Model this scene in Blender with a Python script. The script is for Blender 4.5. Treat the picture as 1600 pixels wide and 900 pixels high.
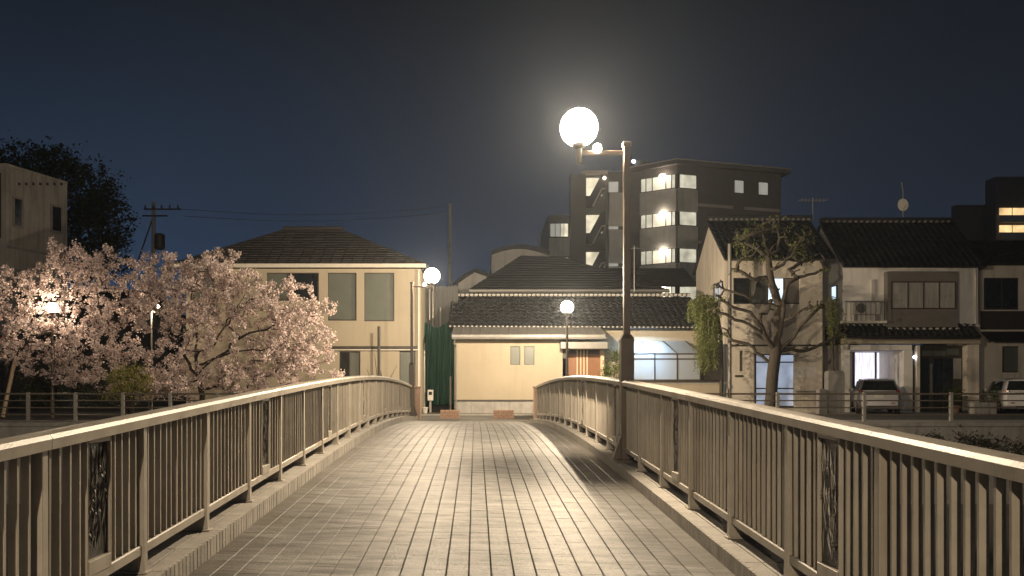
import bpy, bmesh, math, random
import numpy as np
from mathutils import Vector, Matrix

scene = bpy.context.scene
for o in list(bpy.data.objects):
    bpy.data.objects.remove(o)
COL = scene.collection
R = random.Random(7)
PI = math.pi

# ------------------------------------------------------------------ camera
F = 1272.0                       # focal length in photo pixels
EYE = 1.25
cam_d = bpy.data.cameras.new('camera')
cam_d.sensor_width = 36.0
cam_d.lens = F / 1600 * 36.0
cam_d.shift_x = 57 / 1600
cam_d.shift_y = 150 / 1600
cam_d.clip_start = 0.05
cam_d.clip_end = 3000
cam = bpy.data.objects.new('camera', cam_d)
COL.objects.link(cam)
cam.location = (0, 0, EYE)
cam.rotation_euler = (PI / 2, 0, 0)
scene.camera = cam

# ------------------------------------------------------------------ night sky, exposure
scene.view_settings.view_transform = 'Standard'
scene.view_settings.look = 'None'
scene.view_settings.exposure = 0.9
scene.view_settings.gamma = 1.0
world = bpy.data.worlds.new('World')
scene.world = world
world.use_nodes = True
wn, wl = world.node_tree.nodes, world.node_tree.links
wn.clear()
w_out = wn.new('ShaderNodeOutputWorld')
w_bg = wn.new('ShaderNodeBackground')
w_tc = wn.new('ShaderNodeTexCoord')
w_sep = wn.new('ShaderNodeSeparateXYZ')
w_ramp = wn.new('ShaderNodeValToRGB')
w_ramp2 = wn.new('ShaderNodeValToRGB')
wl.new(w_tc.outputs['Generated'], w_sep.inputs[0])
for rmp, stops in ((w_ramp, [(0.0, (.016, .029, .056)), (.08, (.0155, .028, .053)), (.20, (.0105, .0172, .031)), (.42, (.0046, .0062, .0092)), (1, (.004, .005, .007))]),
                   (w_ramp2, [(0.0, (.010, .0145, .025)), (.10, (.009, .0126, .021)), (.22, (.0066, .0087, .0135)), (.42, (.0038, .0047, .0066)), (1, (.004, .005, .007))])):
    rmp.color_ramp.elements[0].position = stops[0][0]
    rmp.color_ramp.elements[0].color = (*stops[0][1], 1)
    rmp.color_ramp.elements[1].position = stops[-1][0]
    rmp.color_ramp.elements[1].color = (*stops[-1][1], 1)
    for p, c in stops[1:-1]:
        e = rmp.color_ramp.elements.new(p)
        e.color = (*c, 1)
    wl.new(w_sep.outputs[2], rmp.inputs[0])
w_map = wn.new('ShaderNodeMapRange')     # the town's glow: bluer west, greyer east
w_map.inputs[1].default_value = -.35
w_map.inputs[2].default_value = .55
wl.new(w_sep.outputs[0], w_map.inputs[0])
w_mix = wn.new('ShaderNodeMixRGB')
wl.new(w_map.outputs[0], w_mix.inputs[0])
wl.new(w_ramp.outputs[0], w_mix.inputs[1])
wl.new(w_ramp2.outputs[0], w_mix.inputs[2])
w_noise = wn.new('ShaderNodeTexNoise')
w_noise.inputs['Scale'].default_value = 2.2
w_noise.inputs['Detail'].default_value = 4
wl.new(w_tc.outputs['Generated'], w_noise.inputs['Vector'])
w_nm = wn.new('ShaderNodeMapRange')
w_nm.inputs[3].default_value = .70
w_nm.inputs[4].default_value = 1.30
wl.new(w_noise.outputs[0], w_nm.inputs[0])
w_mul = wn.new('ShaderNodeMixRGB')
w_mul.blend_type = 'MULTIPLY'
w_mul.inputs[0].default_value = 1
wl.new(w_mix.outputs[0], w_mul.inputs[1])
wl.new(w_nm.outputs[0], w_mul.inputs[2])
wl.new(w_mul.outputs[0], w_bg.inputs[0])
w_bg.inputs[1].default_value = 1.0
wl.new(w_bg.outputs[0], w_out.inputs[0])

WARM = (1.0, .80, .56)
LAMP_W = 2500.0

# ------------------------------------------------------------------ helpers
def PX(px, Y): return (px - 743.0) * Y / F
def PZ(py, Y): return EYE + (600.0 - py) * Y / F
def at(px, py, Y): return Vector((PX(px, Y), Y, PZ(py, Y)))

class MB:
    """collects vertices and faces in world space; build() links them as one mesh object"""
    def __init__(s): s.v = []; s.f = []
    def face(s, pts):
        i = len(s.v); s.v.extend([tuple(p) for p in pts]); s.f.append(tuple(range(i, i + len(pts)))); return s
    def box(s, x0, x1, y0, y1, z0, z1):
        i = len(s.v)
        s.v += [(x0,y0,z0),(x1,y0,z0),(x1,y1,z0),(x0,y1,z0),(x0,y0,z1),(x1,y0,z1),(x1,y1,z1),(x0,y1,z1)]
        s.f += [tuple(i + k for k in q) for q in ((3,2,1,0),(4,5,6,7),(0,1,5,4),(1,2,6,5),(2,3,7,6),(3,0,4,7))]
        return s
    def pbox(s, px0, px1, py0, py1, Y0, Y1):
        """a box whose front face (at depth Y0) covers that pixel rectangle of the photograph"""
        return s.box(PX(px0, Y0), PX(px1, Y0), Y0, Y1, PZ(py1, Y0), PZ(py0, Y0))
    def hexa(s, pts):
        i = len(s.v); s.v += [tuple(p) for p in pts]
        s.f += [tuple(i + k for k in q) for q in ((3,2,1,0),(4,5,6,7),(0,1,5,4),(1,2,6,5),(2,3,7,6),(3,0,4,7))]
        return s
    def prism(s, poly, d):
        """closed polygon (3-D points, planar) pushed along vector d"""
        n = len(poly); i = len(s.v); d = Vector(d)
        s.v += [tuple(p) for p in poly] + [tuple(Vector(p) + d) for p in poly]
        s.f.append(tuple(range(i + n - 1, i - 1, -1))); s.f.append(tuple(range(i + n, i + 2 * n)))
        for k in range(n):
            a, b = k, (k + 1) % n
            s.f.append((i + a, i + b, i + n + b, i + n + a))
        return s
    def tube(s, pts, rad, n=8, cap=True):
        pts = [Vector(p) for p in pts]
        if not hasattr(rad, '__len__'): rad = [rad] * len(pts)
        rings = []
        up = None
        for k, p in enumerate(pts):
            t = (pts[min(k + 1, len(pts) - 1)] - pts[max(k - 1, 0)])
            if t.length < 1e-9: t = Vector((0, 0, 1))
            t.normalize()
            if up is None:
                up = t.orthogonal().normalized()
            else:
                up = (up - t * up.dot(t))
                up = up.normalized() if up.length > 1e-6 else t.orthogonal().normalized()
            w = t.cross(up)
            i = len(s.v)
            for a in range(n):
                c, d = math.cos(2 * PI * a / n), math.sin(2 * PI * a / n)
                s.v.append(tuple(p + (up * c + w * d) * rad[k]))
            rings.append(i)
        for a, b in zip(rings, rings[1:]):
            for k in range(n):
                s.f.append((a + k, a + (k + 1) % n, b + (k + 1) % n, b + k))
        if cap:
            s.f.append(tuple(rings[0] + k for k in range(n - 1, -1, -1)))
            s.f.append(tuple(rings[-1] + k for k in range(n)))
        return s
    def lathe(s, c, prof, n=24):
        """profile of (radius, z) turned about the vertical through c"""
        c = Vector(c); rings = []
        for r, z in prof:
            i = len(s.v)
            for a in range(n):
                s.v.append((c.x + r * math.cos(2 * PI * a / n), c.y + r * math.sin(2 * PI * a / n), c.z + z))
            rings.append(i)
        for a, b in zip(rings, rings[1:]):
            for k in range(n):
                s.f.append((a + k, a + (k + 1) % n, b + (k + 1) % n, b + k))
        s.f.append(tuple(rings[0] + k for k in range(n - 1, -1, -1)))
        s.f.append(tuple(rings[-1] + k for k in range(n)))
        return s
    def loft(s, rings, cap=True):
        n = len(rings[0]); base = []
        for r in rings:
            base.append(len(s.v)); s.v += [tuple(p) for p in r]
        for a, b in zip(base, base[1:]):
            for k in range(n):
                s.f.append((a + k, a + (k + 1) % n, b + (k + 1) % n, b + k))
        if cap:
            s.f.append(tuple(base[0] + k for k in range(n - 1, -1, -1)))
            s.f.append(tuple(base[-1] + k for k in range(n)))
        return s
    def wall(s, x0, x1, z0, z1, y, holes=(), depth=.12, thick=.2):
        """front wall sheet at y with recessed openings (x0,x1,z0,z1) and returns"""
        xs = sorted({x0, x1, *[h[0] for h in holes], *[h[1] for h in holes]})
        zs = sorted({z0, z1, *[h[2] for h in holes], *[h[3] for h in holes]})
        for a, b in zip(xs, xs[1:]):
            for c, d in zip(zs, zs[1:]):
                mx, mz = (a + b) / 2, (c + d) / 2
                if any(h[0] < mx < h[1] and h[2] < mz < h[3] for h in holes): continue
                s.face([(a, y, c), (b, y, c), (b, y, d), (a, y, d)])
        for (a, b, c, d) in holes:
            e = y + depth
            s.face([(a, y, c), (a, e, c), (b, e, c), (b, y, c)])
            s.face([(a, y, d), (b, y, d), (b, e, d), (a, e, d)])
            s.face([(a, y, c), (a, y, d), (a, e, d), (a, e, c)])
            s.face([(b, y, c), (b, e, c), (b, e, d), (b, y, d)])
        e = y + thick
        s.face([(x0, y, z0), (x0, y, z1), (x0, e, z1), (x0, e, z0)])
        s.face([(x1, y, z0), (x1, e, z0), (x1, e, z1), (x1, y, z1)])
        s.face([(x0, y, z1), (x1, y, z1), (x1, e, z1), (x0, e, z1)])
        return s
    def build(s, name, m, parent=None, smooth=False, bevel=0, kind=None, label=None, weld=False):
        off = world_loc(parent)
        me = bpy.data.meshes.new(name)
        if off.length: vs = [(x - off.x, y - off.y, z - off.z) for x, y, z in s.v]
        else: vs = s.v
        me.from_pydata(vs, [], s.f)
        me.materials.append(m)
        if weld or smooth:
            bm = bmesh.new(); bm.from_mesh(me)
            if weld: bmesh.ops.remove_doubles(bm, verts=bm.verts, dist=1e-5)
            bmesh.ops.recalc_face_normals(bm, faces=bm.faces)
            bm.to_mesh(me); bm.free()
        if smooth:
            me.shade_smooth()
            if smooth == 'auto': me.set_sharp_from_angle(angle=math.radians(38))
        me.update()
        o = bpy.data.objects.new(name, me)
        COL.objects.link(o)
        if parent is not None: o.parent = parent
        if bevel:
            b = o.modifiers.new('bevel', 'BEVEL'); b.width = bevel; b.segments = 2; b.limit_method = 'ANGLE'
        if kind: o['kind'] = kind
        if label: o['label'] = label
        return o

def world_loc(o):
    v = Vector((0, 0, 0))
    while o is not None:
        v += o.location; o = o.parent
    return v

def thing(name, label, cat, loc=(0, 0, 0), group=None):
    o = bpy.data.objects.new(name, None)
    COL.objects.link(o)
    o.empty_display_size = .2
    o.location = loc
    o['label'] = label; o['category'] = cat
    if group: o['group'] = group
    return o

def tag(o, label, cat, group=None):
    o['label'] = label; o['category'] = cat
    if group: o['group'] = group
    return o

def inst(src, parent=None, loc=(0, 0, 0), rot=None):
    c = src.copy(); COL.objects.link(c)
    if parent is not None: c.parent = parent
    c.location = loc
    if rot is not None: c.rotation_euler = rot
    return c

def copy_tree(o, parent=None):
    c = o.copy(); COL.objects.link(c)
    if parent is not None: c.parent = parent
    for ch in list(o.children): copy_tree(ch, c)
    return c

# ------------------------------------------------------------------ materials
def mat(name, col, rough=.7, metal=0.0, var=.12, scale=3.0, bump=0.0, bscale=40.0, streak=0.0, streak_col=None,
        spec=.5, island=0.0, objrand=0.0, stretch=(1, 1, 1), emit=None, estr=0.0, coat=0.0):
    m = bpy.data.materials.new(name); m.use_nodes = True
    nt = m.node_tree; N, L = nt.nodes, nt.links
    b = N['Principled BSDF']
    b.inputs['Roughness'].default_value = rough
    b.inputs['Metallic'].default_value = metal
    b.inputs['Specular IOR Level'].default_value = spec
    b.inputs['Coat Weight'].default_value = coat
    geo = N.new('ShaderNodeNewGeometry')
    mp = N.new('ShaderNodeMapping'); mp.inputs['Scale'].default_value = stretch
    L.new(geo.outputs['Position'], mp.inputs[0])
    nz = N.new('ShaderNodeTexNoise'); nz.inputs['Scale'].default_value = scale; nz.inputs['Detail'].default_value = 6
    nz.inputs['Roughness'].default_value = .65
    L.new(mp.outputs[0], nz.inputs['Vector'])
    mr = N.new('ShaderNodeMapRange'); mr.inputs[1].default_value = .25; mr.inputs[2].default_value = .75
    mr.inputs[3].default_value = 1 - var; mr.inputs[4].default_value = 1 + var
    L.new(nz.outputs[0], mr.inputs[0])
    val = mr.outputs[0]
    def mulv(a, bsock):
        q = N.new('ShaderNodeMath'); q.operation = 'MULTIPLY'; L.new(a, q.inputs[0]); L.new(bsock, q.inputs[1]); return q.outputs[0]
    def rangev(sock, amt):
        q = N.new('ShaderNodeMapRange'); q.inputs[3].default_value = 1 - amt; q.inputs[4].default_value = 1 + amt; L.new(sock, q.inputs[0]); return q.outputs[0]
    if island: val = mulv(val, rangev(geo.outputs['Random Per Island'], island))
    if objrand:
        oi = N.new('ShaderNodeObjectInfo'); val = mulv(val, rangev(oi.outputs['Random'], objrand))
    cm = N.new('ShaderNodeMixRGB'); cm.blend_type = 'MULTIPLY'; cm.inputs[0].default_value = 1
    cm.inputs[1].default_value = (*col, 1); L.new(val, cm.inputs[2])
    out = cm.outputs[0]
    if streak:
        mp2 = N.new('ShaderNodeMapping'); mp2.inputs['Scale'].default_value = (2.6, 2.6, .22)
        L.new(geo.outputs['Position'], mp2.inputs[0])
        n2 = N.new('ShaderNodeTexNoise'); n2.inputs['Scale'].default_value = 1.6; n2.inputs['Detail'].default_value = 7
        L.new(mp2.outputs[0], n2.inputs['Vector'])
        r2 = N.new('ShaderNodeMapRange'); r2.inputs[1].default_value = .5; r2.inputs[2].default_value = .72; r2.inputs[4].default_value = streak
        L.new(n2.outputs[0], r2.inputs[0])
        sm = N.new('ShaderNodeMixRGB'); L.new(r2.outputs[0], sm.inputs[0]); L.new(out, sm.inputs[1])
        sm.inputs[2].default_value = (*(streak_col or tuple(c * .4 for c in col)), 1)
        out = sm.outputs[0]
    L.new(out, b.inputs['Base Color'])
    if bump:
        n3 = N.new('ShaderNodeTexNoise'); n3.inputs['Scale'].default_value = bscale; n3.inputs['Detail'].default_value = 4
        L.new(geo.outputs['Position'], n3.inputs['Vector'])
        bp = N.new('ShaderNodeBump'); bp.inputs['Strength'].default_value = bump; bp.inputs['Distance'].default_value = .01
        L.new(n3.outputs[0], bp.inputs['Height']); L.new(bp.outputs[0], b.inputs['Normal'])
        rr = N.new('ShaderNodeMapRange'); rr.inputs[3].default_value = max(0, rough - .1); rr.inputs[4].default_value = min(1, rough + .1)
        L.new(nz.outputs[0], rr.inputs[0]); L.new(rr.outputs[0], b.inputs['Roughness'])
    if emit:
        b.inputs['Emission Color'].default_value = (*emit, 1); b.inputs['Emission Strength'].default_value = estr
    return m

def glow(name, col, strength, var=.0, scale=3.0, stretch=(1, 1, 1)):
    """a lit pane or lamp: diffuse plate that also gives off light, uneven as lit curtains are"""
    m = mat(name, (.5, .5, .48), .4, var=.1)
    nt = m.node_tree; N, L = nt.nodes, nt.links
    b = N['Principled BSDF']
    b.inputs['Emission Color'].default_value = (*col, 1)
    if var:
        g = N.new('ShaderNodeNewGeometry'); mp = N.new('ShaderNodeMapping'); mp.inputs['Scale'].default_value = stretch
        n = N.new('ShaderNodeTexNoise'); n.inputs['Scale'].default_value = scale; n.inputs['Detail'].default_value = 3
        r = N.new('ShaderNodeMapRange'); r.inputs[1].default_value = .3; r.inputs[2].default_value = .7
        r.inputs[3].default_value = strength * (1 - var); r.inputs[4].default_value = strength * (1 + var)
        L.new(g.outputs['Position'], mp.inputs[0]); L.new(mp.outputs[0], n.inputs['Vector']); L.new(n.outputs[0], r.inputs[0]); L.new(r.outputs[0], b.inputs['Emission Strength'])
    else:
        b.inputs['Emission Strength'].default_value = strength
    return m

def globe_mat():
    """opal lamp globe: lets the bulb's light through and glows itself"""
    m = bpy.data.materials.new('opal_glass'); m.use_nodes = True
    nt = m.node_tree; N, L = nt.nodes, nt.links
    for n in list(N): N.remove(n)
    o = N.new('ShaderNodeOutputMaterial'); t = N.new('ShaderNodeBsdfTransparent'); e = N.new('ShaderNodeEmission'); a = N.new('ShaderNodeAddShader')
    t.inputs[0].default_value = (.85, .85, .85, 1)
    e.inputs[0].default_value = (1, .86, .66, 1); e.inputs[1].default_value = 6.0
    L.new(t.outputs[0], a.inputs[0]); L.new(e.outputs[0], a.inputs[1]); L.new(a.outputs[0], o.inputs[0])
    return m

def leaf_mat(name, col, var=.35, trans=.35):
    m = mat(name, col, .6, var=.25, scale=1.2, island=var, spec=.25)
    nt = m.node_tree; N, L = nt.nodes, nt.links
    b = N['Principled BSDF']; out = N['Material Output']
    t = N.new('ShaderNodeBsdfTranslucent'); mx = N.new('ShaderNodeMixShader'); mx.inputs[0].default_value = trans
    src = b.inputs['Base Color'].links[0].from_socket
    L.new(src, t.inputs[0]); L.new(b.outputs[0], mx.inputs[1]); L.new(t.outputs[0], mx.inputs[2]); L.new(mx.outputs[0], out.inputs[0])
    return m

M = {}
M['paver'] = mat('paver_stone', (.17, .163, .152), .49, var=.45, scale=.9, bump=1.0, bscale=55, objrand=.06, island=.06, spec=.5)
def add_streaks(m):
    nt = m.node_tree; N, L = nt.nodes, nt.links; b = N['Principled BSDF']
    src = b.inputs['Base Color'].links[0].from_socket
    g = N.new('ShaderNodeNewGeometry'); mp = N.new('ShaderNodeMapping'); mp.inputs['Scale'].default_value = (1.6, 9.0, 1)
    n = N.new('ShaderNodeTexNoise'); n.inputs['Scale'].default_value = 1.0; n.inputs['Detail'].default_value = 8; n.inputs['Roughness'].default_value = .7
    r = N.new('ShaderNodeMapRange'); r.inputs[1].default_value = .38; r.inputs[2].default_value = .62; r.inputs[3].default_value = .5; r.inputs[4].default_value = 1.4
    L.new(g.outputs['Position'], mp.inputs[0]); L.new(mp.outputs[0], n.inputs['Vector']); L.new(n.outputs[0], r.inputs[0])
    x = N.new('ShaderNodeMixRGB'); x.blend_type = 'MULTIPLY'; x.inputs[0].default_value = 1
    L.new(src, x.inputs[1]); L.new(r.outputs[0], x.inputs[2])
    # brown silt that gathers along the kerbs
    sp = N.new('ShaderNodeSeparateXYZ'); L.new(g.outputs['Position'], sp.inputs[0])
    ab = N.new('ShaderNodeMath'); ab.operation = 'ABSOLUTE'
    ad = N.new('ShaderNodeMath'); ad.operation = 'ADD'; ad.inputs[1].default_value = .05; L.new(sp.outputs[0], ad.inputs[0]); L.new(ad.outputs[0], ab.inputs[0])
    n2 = N.new('ShaderNodeTexNoise'); n2.inputs['Scale'].default_value = 2.3; n2.inputs['Detail'].default_value = 6; L.new(g.outputs['Position'], n2.inputs['Vector'])
    a2 = N.new('ShaderNodeMath'); a2.operation = 'MULTIPLY_ADD'; a2.inputs[1].default_value = .9; L.new(n2.outputs[0], a2.inputs[0]); L.new(ab.outputs[0], a2.inputs[2])
    r2 = N.new('ShaderNodeMapRange'); r2.inputs[1].default_value = 1.95; r2.inputs[2].default_value = 2.5; r2.inputs[4].default_value = .7; L.new(a2.outputs[0], r2.inputs[0])
    y = N.new('ShaderNodeMixRGB'); L.new(r2.outputs[0], y.inputs[0]); L.new(x.outputs[0], y.inputs[1]); y.inputs[2].default_value = (.075, .062, .043, 1)
    L.new(y.outputs[0], b.inputs['Base Color'])
    # fine ribs across the strips, as brushed stone has
    w = N.new('ShaderNodeTexWave'); w.bands_direction = 'Y'; w.inputs['Scale'].default_value = 14; w.inputs['Distortion'].default_value = 2.5; w.inputs['Detail'].default_value = 2
    L.new(g.outputs['Position'], w.inputs['Vector'])
    b2 = N.new('ShaderNodeBump'); b2.inputs['Strength'].default_value = .9; b2.inputs['Distance'].default_value = .008
    L.new(w.outputs['Fac'], b2.inputs['Height']); old = b.inputs['Normal'].links[0].from_socket; L.new(old, b2.inputs['Normal']); L.new(b2.outputs[0], b.inputs['Normal'])
add_streaks(M['paver'])
M['mortar'] = mat('mortar', (.05, .045, .04), .9, var=.2)
M['kerb'] = mat('kerb_stone', (.27, .25, .22), .7, var=.3, scale=6, bump=.8, bscale=70, island=.12)
M['rail'] = mat('railing_paint', (.305, .275, .23), .42, var=.16, scale=5, bump=.15, bscale=90, streak=.6, streak_col=(.15, .12, .085))
M['iron'] = mat('cast_iron', (.035, .033, .03), .42, metal=.3, var=.4, scale=14, bump=.5, bscale=60)
M['iron_hi'] = mat('paler_cast_iron', (.11, .10, .088), .45, metal=.3, var=.4, scale=18)  # paler iron tone for the raised leaves and flowers
M['pole'] = mat('brown_pole_paint', (.085, .062, .046), .38, var=.18, scale=6, bump=.1)
M['globe'] = globe_mat()
M['ground'] = mat('soil_ground', (.10, .09, .075), .95, var=.3, scale=.8, bump=.6, bscale=12)
M['asphalt'] = mat('asphalt', (.075, .072, .066), .85, var=.25, scale=1.5, bump=.7, bscale=60)
M['concrete'] = mat('concrete', (.30, .285, .26), .85, var=.25, scale=2.5, bump=.5, bscale=30, streak=.5, streak_col=(.11, .10, .09))
M['oldconcrete'] = mat('weathered_concrete', (.42, .39, .34), .9, var=.3, scale=.6, bump=.5, bscale=14, streak=.6, streak_col=(.2, .185, .16))
M['cream'] = mat('cream_plaster', (.39, .34, .255), .85, var=.05, scale=1.1, bump=.25, bscale=50, streak=.35, streak_col=(.30, .25, .18))
M['cream2'] = mat('pale_cream_plaster', (.345, .295, .215), .88, var=.08, scale=.8, bump=.25, bscale=50, streak=.3, streak_col=(.25, .205, .145))
M['stucco'] = mat('beige_stucco', (.62, .56, .47), .9, var=.12, scale=.9, bump=.4, bscale=40, streak=.4, streak_col=(.25, .2, .14))
M['white'] = mat('white_wall', (.74, .71, .66), .8, var=.10, scale=1.2, bump=.2, bscale=40, streak=.35, streak_col=(.34, .30, .25))
M['greybay'] = mat('grey_brown_siding', (.155, .14, .125), .75, var=.12, scale=2)
M['trim'] = mat('dark_trim', (.045, .038, .03), .5, var=.2)
M['brownframe'] = mat('brown_window_frame', (.055, .042, .033), .4, var=.15)
M['whitetrim'] = mat('white_trim', (.62, .58, .5), .5, var=.1, scale=4)
M['tile'] = mat('dark_roof_tile', (.02, .02, .021), .6, var=.35, scale=2.2, island=.25, bump=.2)
M['slate'] = mat('brown_shingle', (.062, .056, .052), .75, var=.4, scale=5, bump=.5, bscale=30, stretch=(1, 1, 4))
M['tilecap'] = mat('plastered_tile_end', (.46, .44, .40), .7, var=.2)
M['dulltile'] = mat('dull_tile_end', (.20, .19, .175), .7, var=.2)
M['metalroof'] = mat('grey_metal_roof', (.20, .195, .18), .45, var=.15, metal=.2)
M['darkglass'] = mat('dark_window_glass', (.018, .02, .02), .12, var=.3, spec=.6)
M['greyblind'] = mat('grey_green_blind', (.115, .125, .105), .35, var=.12, scale=2, spec=.5, coat=.4)
M['curtain'] = mat('net_curtain', (.30, .285, .26), .8, var=.25, scale=5, stretch=(3, 3, .3))
M['wood'] = mat('brown_timber_door', (.20, .085, .035), .5, var=.25, scale=6, stretch=(6, 6, .5))
M['slat'] = mat('pale_timber', (.55, .42, .28), .55, var=.15)
M['green'] = mat('green_netting', (.008, .05, .032), .7, var=.45, scale=3, stretch=(2.5, 1, .35))
M['greysiding'] = mat('grey_siding', (.085, .085, .08), .8, var=.3, scale=2, stretch=(4, 1, .3))
M['aptwall'] = mat('apartment_brown_tile', (.15, .138, .125), .75, var=.15, scale=1)
M['aptparapet'] = mat('apartment_parapet', (.46, .46, .41), .8, var=.2, scale=.7, streak=.3)
M['aptband'] = mat('apartment_band', (.42, .38, .33), .8, var=.1)
M['bark'] = mat('dark_bark', (.032, .025, .02), .9, var=.4, scale=8, bump=.9, bscale=25, stretch=(2, 2, .5))
M['willowbark'] = mat('willow_bark', (.065, .053, .04), .9, var=.4, scale=6, bump=1.0, bscale=20, stretch=(2, 2, .5))
M['blossom'] = leaf_mat('cherry_blossom', (.72, .605, .57), .36, .3)
M['darkleaf'] = leaf_mat('dark_evergreen_leaf', (.035, .045, .02), .4, .2)
M['willowleaf'] = leaf_mat('willow_leaf', (.19, .21, .075), .35, .4)
M['shrubleaf'] = leaf_mat('shrub_leaf', (.30, .29, .085), .4, .4)
M['bushleaf'] = leaf_mat('bush_leaf', (.10, .13, .03), .4, .35)
M['ivyleaf'] = leaf_mat('bank_ivy_leaf', (.05, .05, .025), .4, .2)
M['terracotta'] = mat('terracotta_block', (.30, .19, .135), .85, var=.2, scale=6, bump=.3)
M['pinkstone'] = mat('pinkish_granite', (.40, .27, .2), .7, var=.2, scale=14, bump=.3, bscale=80)
M['galv'] = mat('galvanised_steel', (.30, .28, .25), .45, metal=.5, var=.2, scale=6)
M['fence'] = mat('brown_steel_fence', (.14, .115, .09), .5, var=.2, scale=6)
M['silver'] = mat('silver_car_paint', (.32, .31, .305), .28, metal=.4, var=.04, coat=.6)
M['whitecar'] = mat('white_car_paint', (.58, .57, .55), .3, var=.03, coat=.6)
M['tyre'] = mat('tyre_rubber', (.018, .018, .018), .85, var=.2)
M['blackplastic'] = mat('black_plastic', (.02, .02, .02), .5, var=.2)
M['redlens'] = mat('red_lamp_lens', (.30, .03, .02), .2, var=.1, coat=.5)
M['plate'] = mat('number_plate', (.62, .6, .52), .5, var=.1)
M['acwhite'] = mat('white_enamel', (.52, .5, .46), .5, var=.1)
M['paper'] = mat('white_paper', (.66, .63, .57), .8, var=.08)
M['water'] = mat('river_water', (.006, .009, .010), .08, var=.1, bump=.35, bscale=3)
M['orange'] = mat('orange_enamel', (.38, .15, .06), .4, var=.1)
M['mirror'] = mat('mirror_glass', (.4, .42, .42), .08, metal=1, var=.02)
M['lit_cool'] = glow('lit_cool_pane', (.62, .80, 1.0), .75, .30, 1.6)
M['lit_tube'] = glow('fluorescent_tube', (.42, .68, 1.0), 170.0)
M['lit_frost'] = glow('lit_frosted_pane', (.60, .74, 1.0), .17, .6, 1.1)
M['lit_curtain'] = glow('lit_curtain', (.84, .82, 1.0), .62, .30, 4, (4, 4, .25))
M['lit_warm'] = glow('lit_corridor_pane', (1.0, .88, .62), .42, .45, 1.6)
M['lit_warm2'] = glow('lit_corridor_pane_dim', (.98, .92, .70), .28, .4, 1.5)
M['lit_dim'] = glow('dim_lit_pane', (.9, .9, .78), .14, .3, .9)
M['lit_orange'] = glow('glowing_balcony_wall', (1.0, .66, .30), .55, .4, .7)  # wall gives off the orange balcony light itself
M['lamp_hot'] = glow('corridor_lamp', (1.0, .80, .66), 9.0)
M['bulb_hot'] = glow('lamp_bulb', (1.0, .80, .55), 14.0)
M['bulb_cool'] = glow('cool_bulb', (.8, .85, 1.0), 5.0)

def frost_mat():
    m = bpy.data.materials.new('frosted_panel'); m.use_nodes = True
    nt = m.node_tree; N, L = nt.nodes, nt.links
    b = N['Principled BSDF']; b.inputs['Base Color'].default_value = (.5, .5, .48, 1); b.inputs['Roughness'].default_value = .35
    t = N.new('ShaderNodeBsdfTranslucent'); t.inputs[0].default_value = (.75, .77, .78, 1)
    mx = N.new('ShaderNodeMixShader'); mx.inputs[0].default_value = .6
    L.new(b.outputs[0], mx.inputs[1]); L.new(t.outputs[0], mx.inputs[2]); L.new(mx.outputs[0], N['Material Output'].inputs[0])
    return m
M['frost'] = frost_mat()

# ------------------------------------------------------------------ bridge profile
SP = 1.25                                     # post spacing
_n = [-8, -4, 0, 2.56, 3.42, 5.44, 8.4, 9.4, 11.45, 13.3, 15.2, 16.9, 20, 22.9, 24]
_z = [-.74, -.58, -.41, -.287, -.243, -.128, .022, .058, .138, .180, .180, .155, .058, -.068, -.12]
_pf = np.polyfit([v * SP for v in _n], _z, 6)
def rail_z(Y): return EYE + float(np.polyval(_pf, Y))
def deck_z(X, Y): return rail_z(Y) - 1.229 - .021 * X
XL, XR = -2.216, 2.149                        # railing centre lines
KL, KR = -2.05, 1.95                          # inner edges of the kerbs
FOOT = {-1: 1.05, 1: 1.15}                    # railing height over its kerb
Y0B, Y1B = -9.6, 28.9
G0 = -.05                                     # far bank level

# ------------------------------------------------------------------ setting: ground, river, roads
g = MB()
prof = [(-120, -.95), (-9.9, -.95), (-10.1, -3.4), (27.0, -3.4), (27.2, G0), (260, G0)]
xs = [-260, -60, -8, 8, 60, 260]
for (ya, za), (yb, zb) in zip(prof, prof[1:]):
    for a, b in zip(xs, xs[1:]):
        g.face([(a, ya, za), (b, ya, za), (b, yb, zb), (a, yb, zb)])
o = g.build('ground', M['ground'], weld=True); o['kind'] = 'structure'
o = MB().face([(-255, -10.05, -2.7), (255, -10.05, -2.7), (255, 27.02, -2.7), (-255, 27.02, -2.7)]).build('river_water', M['water']); o['kind'] = 'structure'
o = MB().box(-200, 200, 29.3, 33.4, G0 - .1, G0 + .012).build('road', M['asphalt']); o['kind'] = 'structure'
o = MB().box(-200, 200, 33.4, 34.0, G0 - .1, G0 + .035).build('pavement', M['concrete']); o['kind'] = 'structure'
o = MB().box(PX(1290, 34), PX(1600, 34) + 4, 34.0, 37.0, G0 - .1, G0 + .02).build('forecourt', M['concrete']); o['kind'] = 'structure'
o = MB().box(-200, -2.75, 27.9, 29.3, G0 - .1, G0 + .008).build('riverside_path', M['concrete']); o['kind'] = 'structure'
o = MB().box(2.75, 200, 27.9, 29.3, G0 - .1, G0 + .008).build('riverside_path.001', M['concrete']); o['kind'] = 'structure'
# retaining wall of the far bank, coping on top
for sx, lab in ((-1, 'stained concrete retaining wall under the riverside fence by the cherry trees'), (1, 'dark concrete retaining wall of the far bank below the parked cars')):
    t = thing('retaining_wall', lab, 'wall', (sx * 30, 27, -3))
    x0, x1 = (-90, -2.7) if sx < 0 else (2.7, 90)
    w = MB()
    w.box(x0, x1, 26.75, 27.25, -3.4, G0 - .1); w.build('wall_face', M['concrete'], t)
    MB().box(x0, x1, 26.68, 27.85, G0 - .1, G0 + .03).build('coping', M['concrete'], t, bevel=.02)

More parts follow.
